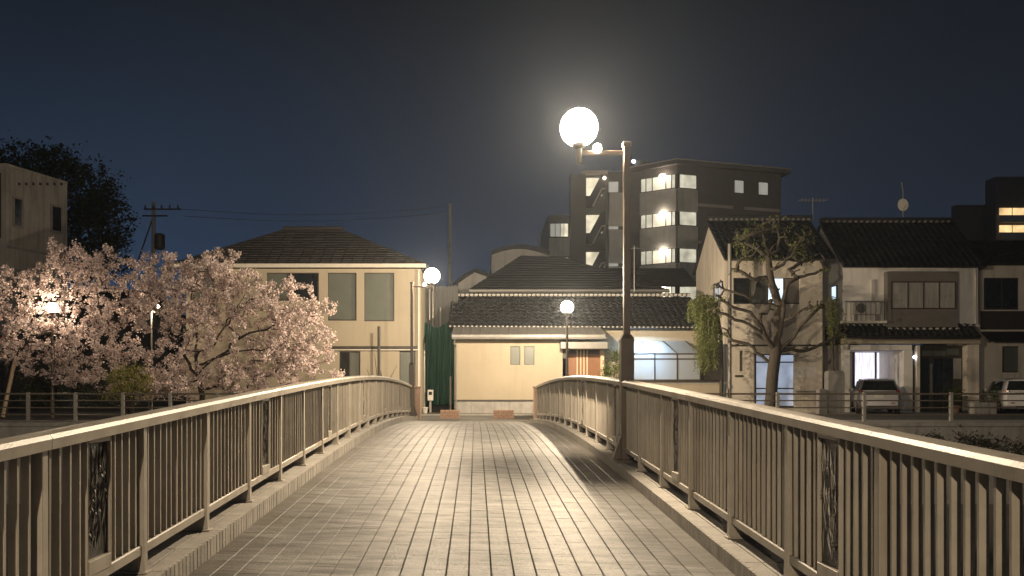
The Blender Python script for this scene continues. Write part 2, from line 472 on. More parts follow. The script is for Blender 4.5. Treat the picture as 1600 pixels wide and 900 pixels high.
# ------------------------------------------------------------------ bridge deck with pavers
d = MB()
ys = [Y0B + k * .5 for k in range(int((Y1B - Y0B) / .5) + 1)] + [Y1B]
for a, b in zip(ys, ys[1:]):
    d.face([(KL - .02, a, deck_z(KL, a) - .035), (KR + .02, a, deck_z(KR, a) - .035), (KR + .02, b, deck_z(KR, b) - .035), (KL - .02, b, deck_z(KL, b) - .035)])
    for X, s_ in ((-2.62, -1), (2.55, 1)):           # edge girders
        zt = -FOOT[s_] - .06
        d.face([(X, a, rail_z(a) + zt), (X, b, rail_z(b) + zt), (X, b, rail_z(b) + zt - .75), (X, a, rail_z(a) + zt - .75)])
    d.face([(-2.62, a, rail_z(a) - 1.85), (-2.62, b, rail_z(b) - 1.85), (2.55, b, rail_z(b) - 1.95), (2.55, a, rail_z(a) - 1.95)])
deck = d.build('bridge_deck', M['mortar']); deck['kind'] = 'structure'

NS = 24
PW = (KR - KL) / NS
PL = .33
JT = .007
def paver_pts(w, l, h=.034, ch=.0045):
    a, b = w / 2, l / 2
    lo = [(-a, -b, -h), (a, -b, -h), (a, b, -h), (-a, b, -h)]
    mi = [(-a, -b, -ch), (a, -b, -ch), (a, b, -ch), (-a, b, -ch)]
    c = ch
    e = .0006
    hi = [(-a + c, -b + e, 0), (a - c, -b + e, 0), (a - c, b - e, 0), (-a + c, b - e, 0)]
    return lo + mi + hi
PF = [(8, 9, 10, 11)] + [(4 + k, 4 + (k + 1) % 4, 8 + (k + 1) % 4, 8 + k) for k in range(4)] + [(k, (k + 1) % 4, 4 + (k + 1) % 4, 4 + k) for k in range(4)]
pav = MB(); pav.v = paver_pts(PW - JT, PL - .0007); pav.f = list(PF)
paver0 = pav.build('paver', M['paver'], deck)
far = MB(); cells = []
pr = random.Random(3)
for k in range(NS):
    X = KL + (k + .5) * PW
    y = Y0B + pr.uniform(0, PL)
    while y < Y1B:
        cells.append((X, y)); y += PL
vis = sorted([c for c in cells if c[1] > 5.65 and abs(c[0] * F / c[1] - 57) < 830], key=lambda c: c[1])
near = set(vis[:298])
first = True
for (X, y) in cells:
    z = deck_z(X, y) + pr.uniform(-.0007, .0007)
    sl = math.atan2(deck_z(X, y + .1) - deck_z(X, y - .1), .2) + pr.uniform(-.003, .003)
    rl = pr.uniform(-.006, .006) + .021
    if (X, y) in near:
        ob = paver0 if first else inst(paver0, deck)
        first = False
        ob.location = (X, y, z); ob.rotation_euler = (sl, rl, 0)
    else:
        rot = Matrix.Rotation(sl, 3, 'X') @ Matrix.Rotation(rl, 3, 'Y')
        i = len(far.v)
        for p in pav.v:
            q = rot @ Vector(p); far.v.append((q.x + X, q.y + y, q.z + z))
        far.f += [tuple(i + q for q in f) for f in PF]
far.build('paver_field', M['paver'], deck, kind='stuff')

# kerbs: two rows of slabs on top, small facing tiles down the inner side
for s_, K, XRl, lab in ((-1, KL, XL, ''), (1, KR, XR, '')):
    kb = MB()
    outer = XRl + s_ * .38
    for a, b in zip(ys, ys[1:]):
        za, zb = rail_z(a) - FOOT[s_] - .03, rail_z(b) - FOOT[s_] - .03
        xi, xo = (K + s_ * .02, outer)
        kb.face([(xi, a, za), (xo, a, za), (xo, b, zb), (xi, b, zb)])
        kb.face([(xi, a, za), (xi, b, zb), (xi, b, zb - .25), (xi, a, za - .25)])
        kb.face([(xo, a, za), (xo, b, zb), (xo, b, zb - .5), (xo, a, za - .5)])
    kerb = kb.build('kerb', M['mortar']); kerb['kind'] = 'structure'
    rows = [(K + s_ * .025, K + s_ * .155), (K + s_ * .163, XRl + s_ * .375)]
    y = Y0B; slab_n = 0; rest = MB()
    while y < Y1B - .3:
        L_ = .60
        za, zb = rail_z(y) - FOOT[s_], rail_z(y + L_) - FOOT[s_]
        for (xa, xb) in rows:
            xa, xb = min(xa, xb), max(xa, xb)
            m_ = MB(); e = .004
            m_.hexa([(xa, y + e, za - .03), (xb, y + e, za - .03), (xb, y + L_ - e, zb - .03), (xa, y + L_ - e, zb - .03),
                     (xa, y + e, za), (xb, y + e, za), (xb, y + L_ - e, zb), (xa, y + L_ - e, zb)])
            if y > 3 : m_.build('kerb_slab', M['kerb'], kerb, bevel=.006)
            else: rest.v and None; i = len(rest.v); rest.v += m_.v; rest.f += [tuple(i + q for q in f) for f in m_.f]
        y += L_
    rest.build('kerb_slab_row', M['kerb'], kerb, kind='stuff')
    ft = MB(); y = Y0B; tr = random.Random(11 + s_)
    while y < Y1B - .1:
        L_ = .075
        x0 = K + tr.uniform(-.002, .002)
        z1a, z1b = rail_z(y) - FOOT[s_] + .002, rail_z(y + L_) - FOOT[s_] + .002
        xa, xb = min(x0, K + s_ * .024), max(x0, K + s_ * .024)
        e = .006
        ft.hexa([(xa, y + e, z1a - .19), (xb, y + e, z1a - .19), (xb, y + L_ - e, z1b - .19), (xa, y + L_ - e, z1b - .19),
                 (xa, y + e, z1a), (xb, y + e, z1a), (xb, y + L_ - e, z1b), (xa, y + L_ - e, z1b)])
        y += L_
    ft.build('facing_tiles', M['kerb'], kerb, kind='stuff')

# ------------------------------------------------------------------ railings
def railing(s_, X, ph, inset_at, label, skip=None):
    root = thing('bridge_railing', label, 'railing', (X, 11, rail_z(11) - FOOT[s_]))
    H = FOOT[s_]
    rl = random.Random(5)
    posts = []
    k = math.ceil((Y0B + .2) / SP - ph)
    while (k + ph) * SP < 28.7:
        posts.append((k, (k + ph) * SP)); k += 1
    # top rail in lengths of two bays, rounded section
    sec = [(-.075, -.085), (-.082, -.03), (-.066, -.008), (-.03, 0), (.03, 0), (.066, -.008), (.082, -.03), (.075, -.085)]
    def sweep(sec, ya, yb, dz=0, step=.3):
        m = MB(); n = max(2, int((yb - ya) / step) + 1)
        m.loft([[(X + a, ya + (yb - ya) * i / (n - 1), rail_z(ya + (yb - ya) * i / (n - 1)) + b + dz) for a, b in sec] for i in range(n)])
        return m
    for i in range(0, len(posts) - 1, 2):
        ya = posts[i][1] + .002; yb = posts[min(i + 2, len(posts) - 1)][1] - .002
        sweep(sec, ya, yb).build('top_rail', M['rail'], root, smooth='auto')
    sec2 = [(-.03, -.03), (-.03, .025), (-.022, .032), (.022, .032), (.03, .025), (.03, -.03)]
    bz = -H + .155
    post_src = bal_src = None
    for (k, y), (k2, y2) in zip(posts, posts[1:]):
        if y < Y0B + .1: continue
        sweep(sec2, y + .031, y2 - .031, bz, .6).build('bottom_rail', M['rail'], root, smooth='auto')
        nb = 12
        ins = (k % 3) == inset_at
        for j in range(1, nb):
            if ins and 4.6 < j < 7.4: continue
            yy = y + (y2 - y) * j / nb + (.0 if not ins else (-.012 if j < 6 else .012))
            zb, zt = rail_z(yy) + bz + .03, rail_z(yy) - .083
            if bal_src is None:
                hh = zt - zb
                b_ = MB().box(-.021, .021, -.008, .008, 0, hh)
                b_.v = [(a + world_loc(root).x, b + world_loc(root).y, c + world_loc(root).z) for a, b, c in b_.v]
                bal_src = b_.build('baluster', M['rail'], root); ob = bal_src
            else:
                ob = inst(bal_src, root)
            ob.location = Vector((X + rl.gauss(0, .0012), yy + rl.gauss(0, .0015), zb)) - world_loc(root)
            ob.rotation_euler = (rl.gauss(0, .0022), rl.gauss(0, .0022), rl.gauss(0, .035))
        if ins:
            # framed cast panel with iris leaves between the balusters
            y0, y1 = y + (y2 - y) * 4.5 / nb, y + (y2 - y) * 7.5 / nb
            zb, zt = rail_z(y0) + bz + .03, rail_z(y1) - .09
            fr = MB()
            fr.box(X - .03, X + .03, y0, y0 + .016, zb, zt + .0).box(X - .03, X + .03, y1 - .016, y1, zb, zt)
            fr.box(X - .031, X + .031, y0 + .0165, y1 - .0165, zt - .035, zt).box(X - .036, X + .036, y0 + .0165, y1 - .0165, zb, zb + .085)
            frame = fr.build('panel_frame', M['rail'], root, bevel=.004)
            MB().box(X - .006, X + .006, y0 + .017, y1 - .017, zb + .086, zt - .036).build('cast_panel', M['iron'], frame)
            lf = MB()
            w_ = y1 - y0 - .05; h_ = zt - zb - .16
            for q in range(44):
                cy = y0 + .03 + rl.random() * w_; cz = zb + .12 + rl.random() * h_ * .75
                ln = rl.uniform(.1, .26); lean = rl.uniform(-.03, .03); wd = rl.uniform(.006, .013)
                for sd in (-1, 1):
                    xx = X + sd * .0065; xo = X + sd * .017
                    a_ = (xx, min(max(cy - wd, y0 + .02), y1 - .02), cz); b__ = (xx, min(max(cy + wd, y0 + .02), y1 - .02), cz)
                    c_ = (xo, min(max(cy + lean, y0 + .02), y1 - .02), min(cz + ln * .6, zt - .06)); e_ = (xx, min(max(cy + lean * 1.7, y0 + .02), y1 - .02), min(cz + ln, zt - .04))
                    lf.face([a_, b__, c_]); lf.face([b__, e_, c_]); lf.face([a_, c_, e_])
            for q in range(12):
                cy = y0 + .04 + rl.random() * (w_ - .02); cz = zb + .2 + rl.random() * h_ * .8
                for sd in (-1, 1):
                    for p_ in range(5):
                        an = p_ * 2 * PI / 5 + q
                        yy2 = min(max(cy + .024 * math.cos(an), y0 + .02), y1 - .02); zz2 = min(cz + .03 * math.sin(an), zt - .045)
                        yy3 = min(max(cy + .016 * math.cos(an + .8), y0 + .02), y1 - .02); zz3 = min(cz + .02 * math.sin(an + .8), zt - .045)
                        lf.face([(X + sd * .0065, cy, cz), (X + sd * .02, yy2, zz2), (X + sd * .012, yy3, zz3)])
            lf.build('iris_relief', M['iron_hi'], frame)
    for (k, y) in posts:
        if skip is not None and abs(y - skip) < .3: continue
        if post_src is None:
            p = MB()
            hh = H - .08
            # tapered flat post with a foot that flares outwards
            p.loft([[(-.05, -.03, .0), (.05, -.03, .0), (.05, .03, .0), (-.05, .03, .0)],
                    [(-.045, -.03, .12), (.045, -.03, .12), (.045, .03, .12), (-.045, .03, .12)],
                    [(-.042, -.029, hh), (.042, -.029, hh), (.042, .029, hh), (-.042, .029, hh)]])
            p.prism([(s_ * .049, -.012, .002), (s_ * .16, -.012, .002), (s_ * .16, -.012, .03), (s_ * .047, -.012, .17)], (0, .024, 0))
            p.box(min(-.07, s_ * .18), max(.07, s_ * .18) if s_ > 0 else .07, -.05, .05, 0, .014) if s_ > 0 else p.box(-.18, .07, -.05, .05, 0, .014)
            wl_ = world_loc(root)
            p.v = [(a + wl_.x, b + wl_.y, c + wl_.z) for a, b, c in p.v]
            post_src = p.build('post', M['rail'], root, bevel=.004); ob = post_src
        else:
            ob = inst(post_src, root)
        ob.location = Vector((X, y, rail_z(y) - H)) - world_loc(root)
        ob.rotation_euler = (rl.gauss(0, .003), rl.gauss(0, .003), rl.gauss(0, .02))
    return root

LAMP_Y = 11.75
rail_r = railing(1, XR, .42, 0, 'beige metal bridge railing with the tall globe lamp post standing in its line', skip=LAMP_Y)
rail_l = railing(-1, XL, .29, 0, 'beige metal bridge railing running in front of the cherry blossom')
# granite end pillars
for px_, lab in ((653, 'pinkish stone end pillar of the railing, beside the green netting'), (838, 'pinkish stone end pillar of the railing, in front of the cream wall')):
    Yp = 28.9
    b = MB(); cx = PX(px_, Yp)
    b.box(cx - .10, cx + .10, Yp - .1, Yp + .1, G0 - .03, 1.12); b.box(cx - .12, cx + .12, Yp - .12, Yp + .12, 1.12, 1.17)
    tag(b.build('end_pillar', M['pinkstone'], bevel=.012), lab, 'pillar', 'bridge end pillars')

# ------------------------------------------------------------------ street lamps
def add_light(parent, loc, watts, radius=.05, col=WARM):
    l = bpy.data.lights.new('bulb_light', 'POINT'); l.energy = watts; l.color = col; l.shadow_soft_size = radius
    ob = bpy.data.objects.new('bulb_light', l); COL.objects.link(ob); ob.parent = parent; ob.location = loc
    return ob

def globe_profile(r, cut=-.86, n=14):
    a0 = math.asin(cut)
    return [(r * math.cos(a0 + (PI / 2 - a0) * i / n), r * math.sin(a0 + (PI / 2 - a0) * i / n)) for i in range(n)] + [(.004, r)]

def bridge_lamp(label):
    root = thing('bridge_lamp', label, 'street lamp', (0, 0, 0), 'globe lamps on the bridge')
    b = MB(); b.box(-.091, .091, -.091, .091, .02, 1.74)
    b.loft([[(-.091, -.091, 1.74), (.091, -.091, 1.74), (.091, .091, 1.74), (-.091, .091, 1.74)], [(-.052, -.052, 1.80), (.052, -.052, 1.80), (.052, .052, 1.80), (-.052, .052, 1.80)]])
    base = b.build('base_box', M['pole'], root, bevel=.008)
    MB().box(-.17, .17, -.17, .17, 0, .02).build('base_plate', M['pole'], base)
    MB().prism([(-.092, -.06, .021), (-.20, -.06, .021), (-.195, -.06, .05), (-.092, -.06, .36)], (0, .12, 0)).build('gusset', M['pole'], base, bevel=.006)
    MB().lathe((-.13, -.085, .37), [(.012, -.02), (.022, -.01), (.022, .012), (.01, .02)], 8).build('bolt', M['galv'], base)
    MB().box(-.046, .046, -.046, .046, 1.80, 4.47).build('pole', M['pole'], root, bevel=.006)
    MB().box(-.06, .06, -.06, .06, 4.47, 4.53).build('pole_cap', M['pole'], root, bevel=.006)
    MB().box(-.66, -.0465, -.022, .022, 4.35, 4.41).build('arm', M['pole'], root, bevel=.004)
    MB().lathe((-.68, 0, 0), [(.03, 4.22), (.045, 4.24), (.045, 4.44), (.09, 4.47), (.10, 4.505)], 16).build('globe_holder', M['pole'], root, smooth='auto')
    g = MB().lathe((-.68, 0, 4.745), globe_profile(.27), 32).build('globe', M['globe'], root, smooth='auto')
    MB().lathe((-.42, -.03, 4.44), [(.02, -.07), (.055, -.045), (.062, 0), (.05, .045), (.02, .065)], 12).build('small_bulb', M['bulb_hot'], root, smooth=True)
    add_light(root, (-.68, 0, 4.745), LAMP_W)
    return root

def dim_bulb(root, k):
    for ch in root.children:
        if ch.type == 'LIGHT': ch.data = ch.data.copy(); ch.data.energy *= k
lampA = bridge_lamp('tall brown globe lamp on the railing line near the middle of the bridge')
lampA.location = (XR + .005, 11.6, rail_z(11.6) - FOOT[1])
lampB = copy_tree(lampA)
dim_bulb(lampB, .54)
lampB['label'] = 'globe lamp with its arm over the far end of the bridge, before the green netting'
lampB.location = (XL + .06, 27.55, rail_z(27.55) - FOOT[-1]); lampB.rotation_euler = (0, 0, PI)
lampC = copy_tree(lampA)
dim_bulb(lampC, 1.25)
lampC['label'] = 'globe lamp on the near bridge end, behind the viewer'
lampC.location = (XL + .06, -9.0, rail_z(-9.0) - FOOT[-1]); lampC.rotation_euler = (0, 0, PI)

def post_lamp(name, label, px_, py_, Y, r, watts, group=None, post=M['pole']):
    c = at(px_, py_, Y)
    root = thing(name, label, 'street lamp', (c.x, Y, G0), group)
    MB().tube([(c.x, Y, G0), (c.x, Y, G0 + .8), (c.x, Y, G0 + .82), (c.x, Y, c.z - r - .08)], [.085, .085, .055, .045], 12).build('pole', post, root, smooth='auto')
    MB().lathe((c.x, Y, c.z), [(.05, -r - .09), (.09, -r - .03), (.6 * r, -.86 * r)], 16).build('globe_holder', post, root, smooth='auto')
    MB().lathe((c.x, Y, c.z), globe_profile(r), 24).build('globe', M['globe'], root, smooth='auto')
    add_light(root, (0, 0, c.z - G0), watts)
    return root
post_lamp('globe_lamp', 'post-top globe lamp standing in front of the timber entrance door', 886, 480, 31.2, .25, LAMP_W * .74)
post_lamp('globe_lamp', 'post-top globe lamp shining among the blossom of the cherry tree nearest the concrete block', 82, 481, 30.9, .20, LAMP_W * .05)

# thin park lamp by the yellow shrub
c = at(241, 484, 33.0)
t = thing('park_lamp', 'thin galvanised pole with two small bulbs behind the blossom', 'street lamp', (c.x - .1, 33.0, G0))
MB().tube([(c.x - .1, 33, G0), (c.x - .1, 33, c.z - .1), (c.x, 33, c.z + .02)], .035, 10).build('pole', M['galv'], t, smooth='auto')
MB().tube([(c.x - .24, 33.05, G0), (c.x - .24, 33.05, G0 + 2.2)], .03, 10).build('brace', M['galv'], t, smooth='auto')
MB().lathe(c, [(.02, -.1), (.075, -.06), (.085, 0), (.06, .06), (.02, .085)], 12).build('bulb', M['bulb_hot'], t, smooth=True)
MB().lathe(c + Vector((.16, 0, .13)), [(.02, -.06), (.055, -.03), (.06, 0), (.045, .04), (.015, .06)], 12).build('bulb', M['bulb_hot'], t, smooth=True)
add_light(t, Vector((c.x - .1, 32.7, c.z)) - Vector((c.x - .1, 33, G0)) + Vector((.05, -.1, -.2)), LAMP_W * .02)

# ------------------------------------------------------------------ building helpers
def window(root, px0, px1, py0, py1, Y, fills, fm=None, fw=.045, depth=.06, bars=(), name='window'):
    """frame part at depth Y with one pane per entry of fills (material, or (material, weight))"""
    fm = fm or M['brownframe']
    x0, x1, z0, z1 = PX(px0, Y), PX(px1, Y), PZ(py1, Y), PZ(py0, Y)
    fr = MB()
    fr.box(x0, x1, Y - depth, Y, z0, z0 + fw).box(x0, x1, Y - depth, Y, z1 - fw, z1)
    fr.box(x0, x0 + fw, Y - depth + .002, Y, z0 + fw, z1 - fw).box(x1 - fw, x1, Y - depth + .002, Y, z0 + fw, z1 - fw)
    ws = [f[1] if isinstance(f, tuple) else 1 for f in fills]
    ms = [f[0] if isinstance(f, tuple) else f for f in fills]
    tot = sum(ws); xa = x0 + fw; inner = x1 - x0 - 2 * fw
    edges = [xa]
    for w_ in ws: edges.append(edges[-1] + inner * w_ / tot)
    for e in edges[1:-1]:
        fr.box(e - fw / 2, e + fw / 2, Y - depth + .004, Y, z0 + fw, z1 - fw)
    for bz_ in bars:
        zz = PZ(bz_, Y)
        fr.box(x0 + fw, x1 - fw, Y - depth + .006, Y, zz - fw / 2, zz + fw / 2)
    f = fr.build(name, fm, root)
    for a, b, m_ in zip(edges, edges[1:], ms):
        MB().box(a + .001, b - .001, Y - depth * .55, Y - depth * .3, z0 + fw * .8, z1 - fw * .8).build('pane', m_, f)
    return f

def tile_slope(e0, e1, r1, r0, pitch=.27, rows=10, amp=.045, lift=.035):
    """rolled clay-tile roof slope: eave e0-e1, ridge r0-r1; waves across, stepped courses up"""
    e0, e1, r0, r1 = map(Vector, (e0, e1, r0, r1))
    nrm = (e1 - e0).cross(r0 - e0).normalized()
    if nrm.z < 0: nrm = -nrm
    nc = max(2, int(round((e1 - e0).length / pitch)))
    m = MB(); sub = 6
    nu = nc * sub
    def pt(u, v, h):
        return (e0.lerp(e1, u)).lerp(r0.lerp(r1, u), v) + nrm * h
    rowsv = []
    for r in range(rows):
        rowsv += [(r / rows, lift), ((r + .999) / rows, 0.0)]
    base = len(m.v)
    for v, l in rowsv:
        for i in range(nu + 1):
            ph = (i % sub) / sub
            h = amp * (max(0, math.sin(ph * 2 * PI)) - .35 * max(0, -math.sin(ph * 2 * PI)))
            m.v.append(tuple(pt(i / nu, v, h + l)))
    for r in range(len(rowsv) - 1):
        for i in range(nu):
            a = base + r * (nu + 1) + i
            m.f.append((a, a + 1, a + nu + 2, a + nu + 1))
    i = len(m.v)                                    # underside closes the roof
    m.v += [tuple(p - nrm * .08) for p in (e0, e1, r1, r0)]
    m.f.append((i + 3, i + 2, i + 1, i))
    m.face([e0 - nrm * .08, e1 - nrm * .08, e1 + nrm * .03, e0 + nrm * .03])
    m.face([e0 - nrm * .08, r0 - nrm * .08, r0 + nrm * .03, e0 + nrm * .03])
    m.face([e1 - nrm * .08, r1 - nrm * .08, r1 + nrm * .03, e1 + nrm * .03])
    return m

def course_slope(e0, e1, r1, r0, rows=18, lift=.03, jitter=.012, seed=1, width=.45):
    """flat shingles in overlapping courses, each shingle its own quad"""
    e0, e1, r0, r1 = map(Vector, (e0, e1, r0, r1))
    nrm = (e1 - e0).cross(r0 - e0).normalized()
    if nrm.z < 0: nrm = -nrm
    q = random.Random(seed); m = MB()
    for r in range(rows):
        va, vb = r / rows, (r + 1) / rows
        a0, a1 = e0.lerp(r0, va), e1.lerp(r1, va); b0, b1 = e0.lerp(r0, vb), e1.lerp(r1, vb)
        n = max(1, int((a1 - a0).length / width))
        off = .5 if r % 2 else 0
        us = [0] + [min(1, max(0, (k + off) / n)) for k in range(n + 1)] + [1]
        us = sorted(set(us))
        for u, w_ in zip(us, us[1:]):
            h = lift + q.uniform(-jitter, jitter)
            u2, w2 = u + .002, w_ - .002
            p = [a0.lerp(a1, u2) + nrm * h, a0.lerp(a1, w2) + nrm * h, b0.lerp(b1, w2), b0.lerp(b1, u2)]
            m.face(p); m.face([a0.lerp(a1, u2), a0.lerp(a1, w2), p[1], p[0]])
    m.face([e0 - nrm * .01, e1 - nrm * .01, r1 - nrm * .01, r0 - nrm * .01])
    return m

def ridge_row(root, p0, p1, n, r=.07, ln=.1, name='tile_end', m_=None, axis=(0, -1, 0)):
    """row of round tile ends facing the street"""
    p0, p1 = Vector(p0), Vector(p1); src = None
    for k in range(n):
        p = p0.lerp(p1, (k + .5) / n)
        if src is None:
            q = MB(); ring = [(r * math.cos(a * PI / 5), 0, .75 * r * math.sin(a * PI / 5)) for a in range(10)]
            q.prism(ring, (0, ln, 0))
            w_ = world_loc(root)
            q.v = [(a + w_.x, b + w_.y, c + w_.z) for a, b, c in q.v]
            src = q.build(name, m_ or M['tilecap'], root); ob = src
        else: ob = inst(src, root)
        ob.location = p - world_loc(root)

# ------------------------------------------------------------------ left house with hipped roof
Y = 35.0
hl = thing('hipped_house', 'two-storey cream house with brown hipped roof and tall blinded windows', 'house', (PX(455, Y), Y, G0))
x0, x1 = PX(291, Y), PX(657, Y)
hz = [(512, 557, 426, 501), (569, 616, 426, 502), (416, 498, 426, 470), (300, 336, 428, 501)]
low = [(530, 563, 549, 642), (624, 649, 548, 642)]
holes = [(PX(a, Y), PX(b, Y), PZ(d_, Y), PZ(c_, Y)) for a, b, c_, d_ in hz + low]
w = MB().wall(x0, x1, G0, PZ(420, Y), Y, holes, .14)
w.face([(x1, Y + .2, G0), (x1, Y + 9, G0), (x1, Y + 9, PZ(420, Y)), (x1, Y + .2, PZ(420, Y))])
w.face([(x0, Y + .2, G0), (x0, Y + 9, G0), (x0, Y + 9, PZ(420, Y)), (x0, Y + .2, PZ(420, Y))])
w.build('wall', M['cream'], hl)
window(hl, 512, 557, 426, 501, Y + .14, [M['greyblind']], fw=.05)
window(hl, 569, 616, 426, 502, Y + .14, [M['greyblind']], fw=.05)
window(hl, 416, 498, 426, 470, Y + .14, [M['greyblind'], (M['darkglass'], 1.4)], fw=.05)
window(hl, 300, 336, 428, 501, Y + .14, [M['greyblind']], fw=.05)
window(hl, 530, 563, 549, 642, Y + .14, [M['darkglass'], M['greyblind']], fw=.05, name='door')
window(hl, 624, 649, 548, 642, Y + .14, [M['greyblind']], fw=.05, name='door')
MB().box(PX(520, Y), PX(653, Y), Y - .16, Y - .002, PZ(545.5, Y), PZ(541, Y)).build('ledge', M['trim'], hl, bevel=.01)
MB().box(PX(520, Y), PX(653, Y), Y - .12, Y - .002, PZ(547.5, Y), PZ(545.7, Y)).build('ledge_drip', M['whitetrim'], hl)
ze = PZ(414, Y); ye = Y - .45; zr = 8.6; yr = Y + 3.6
e0, e1 = Vector((x0 - .5, ye, ze)), Vector((x1 + .25, ye, ze))
r0, r1 = Vector((PX(446, yr), yr, zr)), Vector((PX(532, yr), yr, zr))
yb = yr + 4.0
rf = course_slope(e0, e1, r1, r0, 20, seed=2)
s2 = course_slope(e1, (e1.x, yb, ze), r1, r1, 20, seed=4)
s3 = course_slope((e0.x, yb, ze), e0, r0, r0, 20, seed=5)
for q in (s2, s3):
    i = len(rf.v); rf.v += q.v; rf.f += [tuple(i + k for k in f) for f in q.f]
rf.face([(e1.x, yb, ze), (e0.x, yb, ze), r0, r1])
roof = rf.build('roof', M['slate'], hl)
MB().tube([r0 + Vector((-.1, 0, .03)), r1 + Vector((.1, 0, .03))], .10, 8).build('ridge_cap', M['slate'], roof, smooth='auto')
MB().box(x0 - .52, x1 + .27, ye - .04, ye + .07, ze - .17, ze - .01).build('fascia', M['whitetrim'], hl, bevel=.01)
MB().face([(x0 - .5, ye + .07, ze - .1), (x1 + .25, ye + .07, ze - .1), (x1 + .25, Y + .1, ze - .1), (x0 - .5, Y + .1, ze - .1)]).build('soffit', M['whitetrim'], hl)
MB().tube([(x1 - .08, Y - .06, G0), (x1 - .08, Y - .06, ze - .2)], .04, 8).build('downpipe', M['whitetrim'], hl, smooth='auto')
# post and bare sapling in front of it
c = at(592, 510, 33.9)
t = MB().tube([(c.x, 33.9, G0), (c.x, 33.9, c.z)], .06, 8).build('wooden_post', M['trim'], smooth='auto'); tag(t, 'dark upright post in front of the cream house wall', 'post')
sp = thing('bare_sapling', 'leafless sapling beside the dark post at the cream house', 'tree', (c.x + .5, 33.8, G0))
q = MB(); rr = random.Random(4)
for k in range(9):
    a = rr.uniform(-.75, .75); b0 = Vector((c.x + .1, 33.8, .4 + rr.random() * .6))
    q.tube([b0, b0 + Vector((a * .5, rr.uniform(-.2, .2), .5)), b0 + Vector((a, rr.uniform(-.3, .3), 1.0 + rr.random() * .7))], [.022, .015, .006], 5)
q.tube([(c.x + .1, 33.8, G0), (c.x + .1, 33.8, 1.1)], [.04, .025], 6)
q.build('branches', M['bark'], sp)

# ------------------------------------------------------------------ alley: grey board house and green netting
t = thing('narrow_house', 'dark grey board-clad house end behind the green netting', 'house', (PX(685, 38.5), 38.5, G0))
xa, xb = PX(655, 38.5), PX(716, 38.5)
nb = 12
bsrc = []
for k in range(nb):
    a = xa + (xb - xa) * k / nb; b = xa + (xb - xa) * (k + 1) / nb
    MB().box(a + .004, b - .004, 38.5 + R.uniform(-.01, .01), 38.6, G0, PZ(447 + R.uniform(-1, 1), 38.5)).build('board', M['greysiding'], t)
MB().box(xa, xb, 38.6, 41, G0, PZ(449, 38.5)).build('wall', M['greysiding'], t)
for px_, ya_, yb_ in ((688, 481, 519), (676, 455, 520), (671, 452, 500)):
    MB().tube([(PX(px_, 38.3), 38.38, PZ(ya_, 38.3)), (PX(px_, 38.3), 38.38, PZ(yb_, 38.3))], .04, 8).build('pipe', M['galv'], t, smooth='auto')
n = MB(); nx, nz = 90, 24; Yn = 37.6
gr = random.Random(9)
phs = [gr.uniform(0, 6) for _ in range(6)]
xa, xb = PX(660, Yn), PX(713, Yn); z0, z1 = PZ(632, Yn), PZ(508, Yn)
for j in range(nz + 1):
    for i in range(nx + 1):
        u, v = i / nx, j / nz
        yy = Yn + .06 * math.sin(u * 34 + phs[0] + v * 1.2) + .05 * math.sin(u * 71 + phs[1] - v * 2) + .09 * math.sin(u * 13 + phs[2]) * (1 - v * .6)
        n.v.append((xa + (xb - xa) * u, yy, z0 + (z1 - z0) * v + (.12 * math.sin(u * 9 + 1) if j == nz else 0)))
for j in range(nz):
    for i in range(nx):
        a = j * (nx + 1) + i; n.f.append((a, a + 1, a + nx + 2, a + nx + 1))
tag(n.build('netting', M['green'], smooth=True), 'tall dark green netting hung in folds in the alley between the houses', 'netting')
tag(MB().tube([(PX(663, 37.2), 37.2, G0), (PX(663, 37.2), 37.2, PZ(536, 37.2))], .045, 8).build('standpipe', M['galv'], smooth='auto'), 'pale vertical standpipe in front of the green netting, nearer the cream hipped house', 'pipe')
tag(MB().tube([(PX(704, 37.2), 37.2, G0), (PX(704, 37.2), 37.2, PZ(588, 37.2))], .045, 8).build('standpipe', M['galv'], smooth='auto'), 'short pale standpipe in front of the green netting, next to the cream wall', 'pipe')
t = thing('meter_box', 'white meter box fixed low in front of the green netting', 'meter box', (PX(672, 37), 37.0, PZ(626, 37)))
MB().pbox(668, 677, 609, 626, 37.0, 37.25).build('housing', M['acwhite'], t, bevel=.02)
MB().pbox(670, 675, 612, 617, 36.98, 36.998).build('dial_window', M['darkglass'], t)
MB().pbox(671, 674, 626.2, 645, 37.08, 37.16).build('stand', M['galv'], t)
c = at(664, 641, 36.0)
t = thing('flower_pot', 'white plastic flower pot at the foot of the green netting', 'flower pot', (c.x, 36.0, G0))
MB().lathe((c.x, 36, G0), [(.09, 0), (.135, .24), (.155, .24), (.155, .28), (.13, .28)], 16).build('pot', M['acwhite'], t, smooth='auto')
MB().lathe((c.x, 36, G0), [(.12, .25), (.02, .27)], 12).build('soil', M['ground'], t)

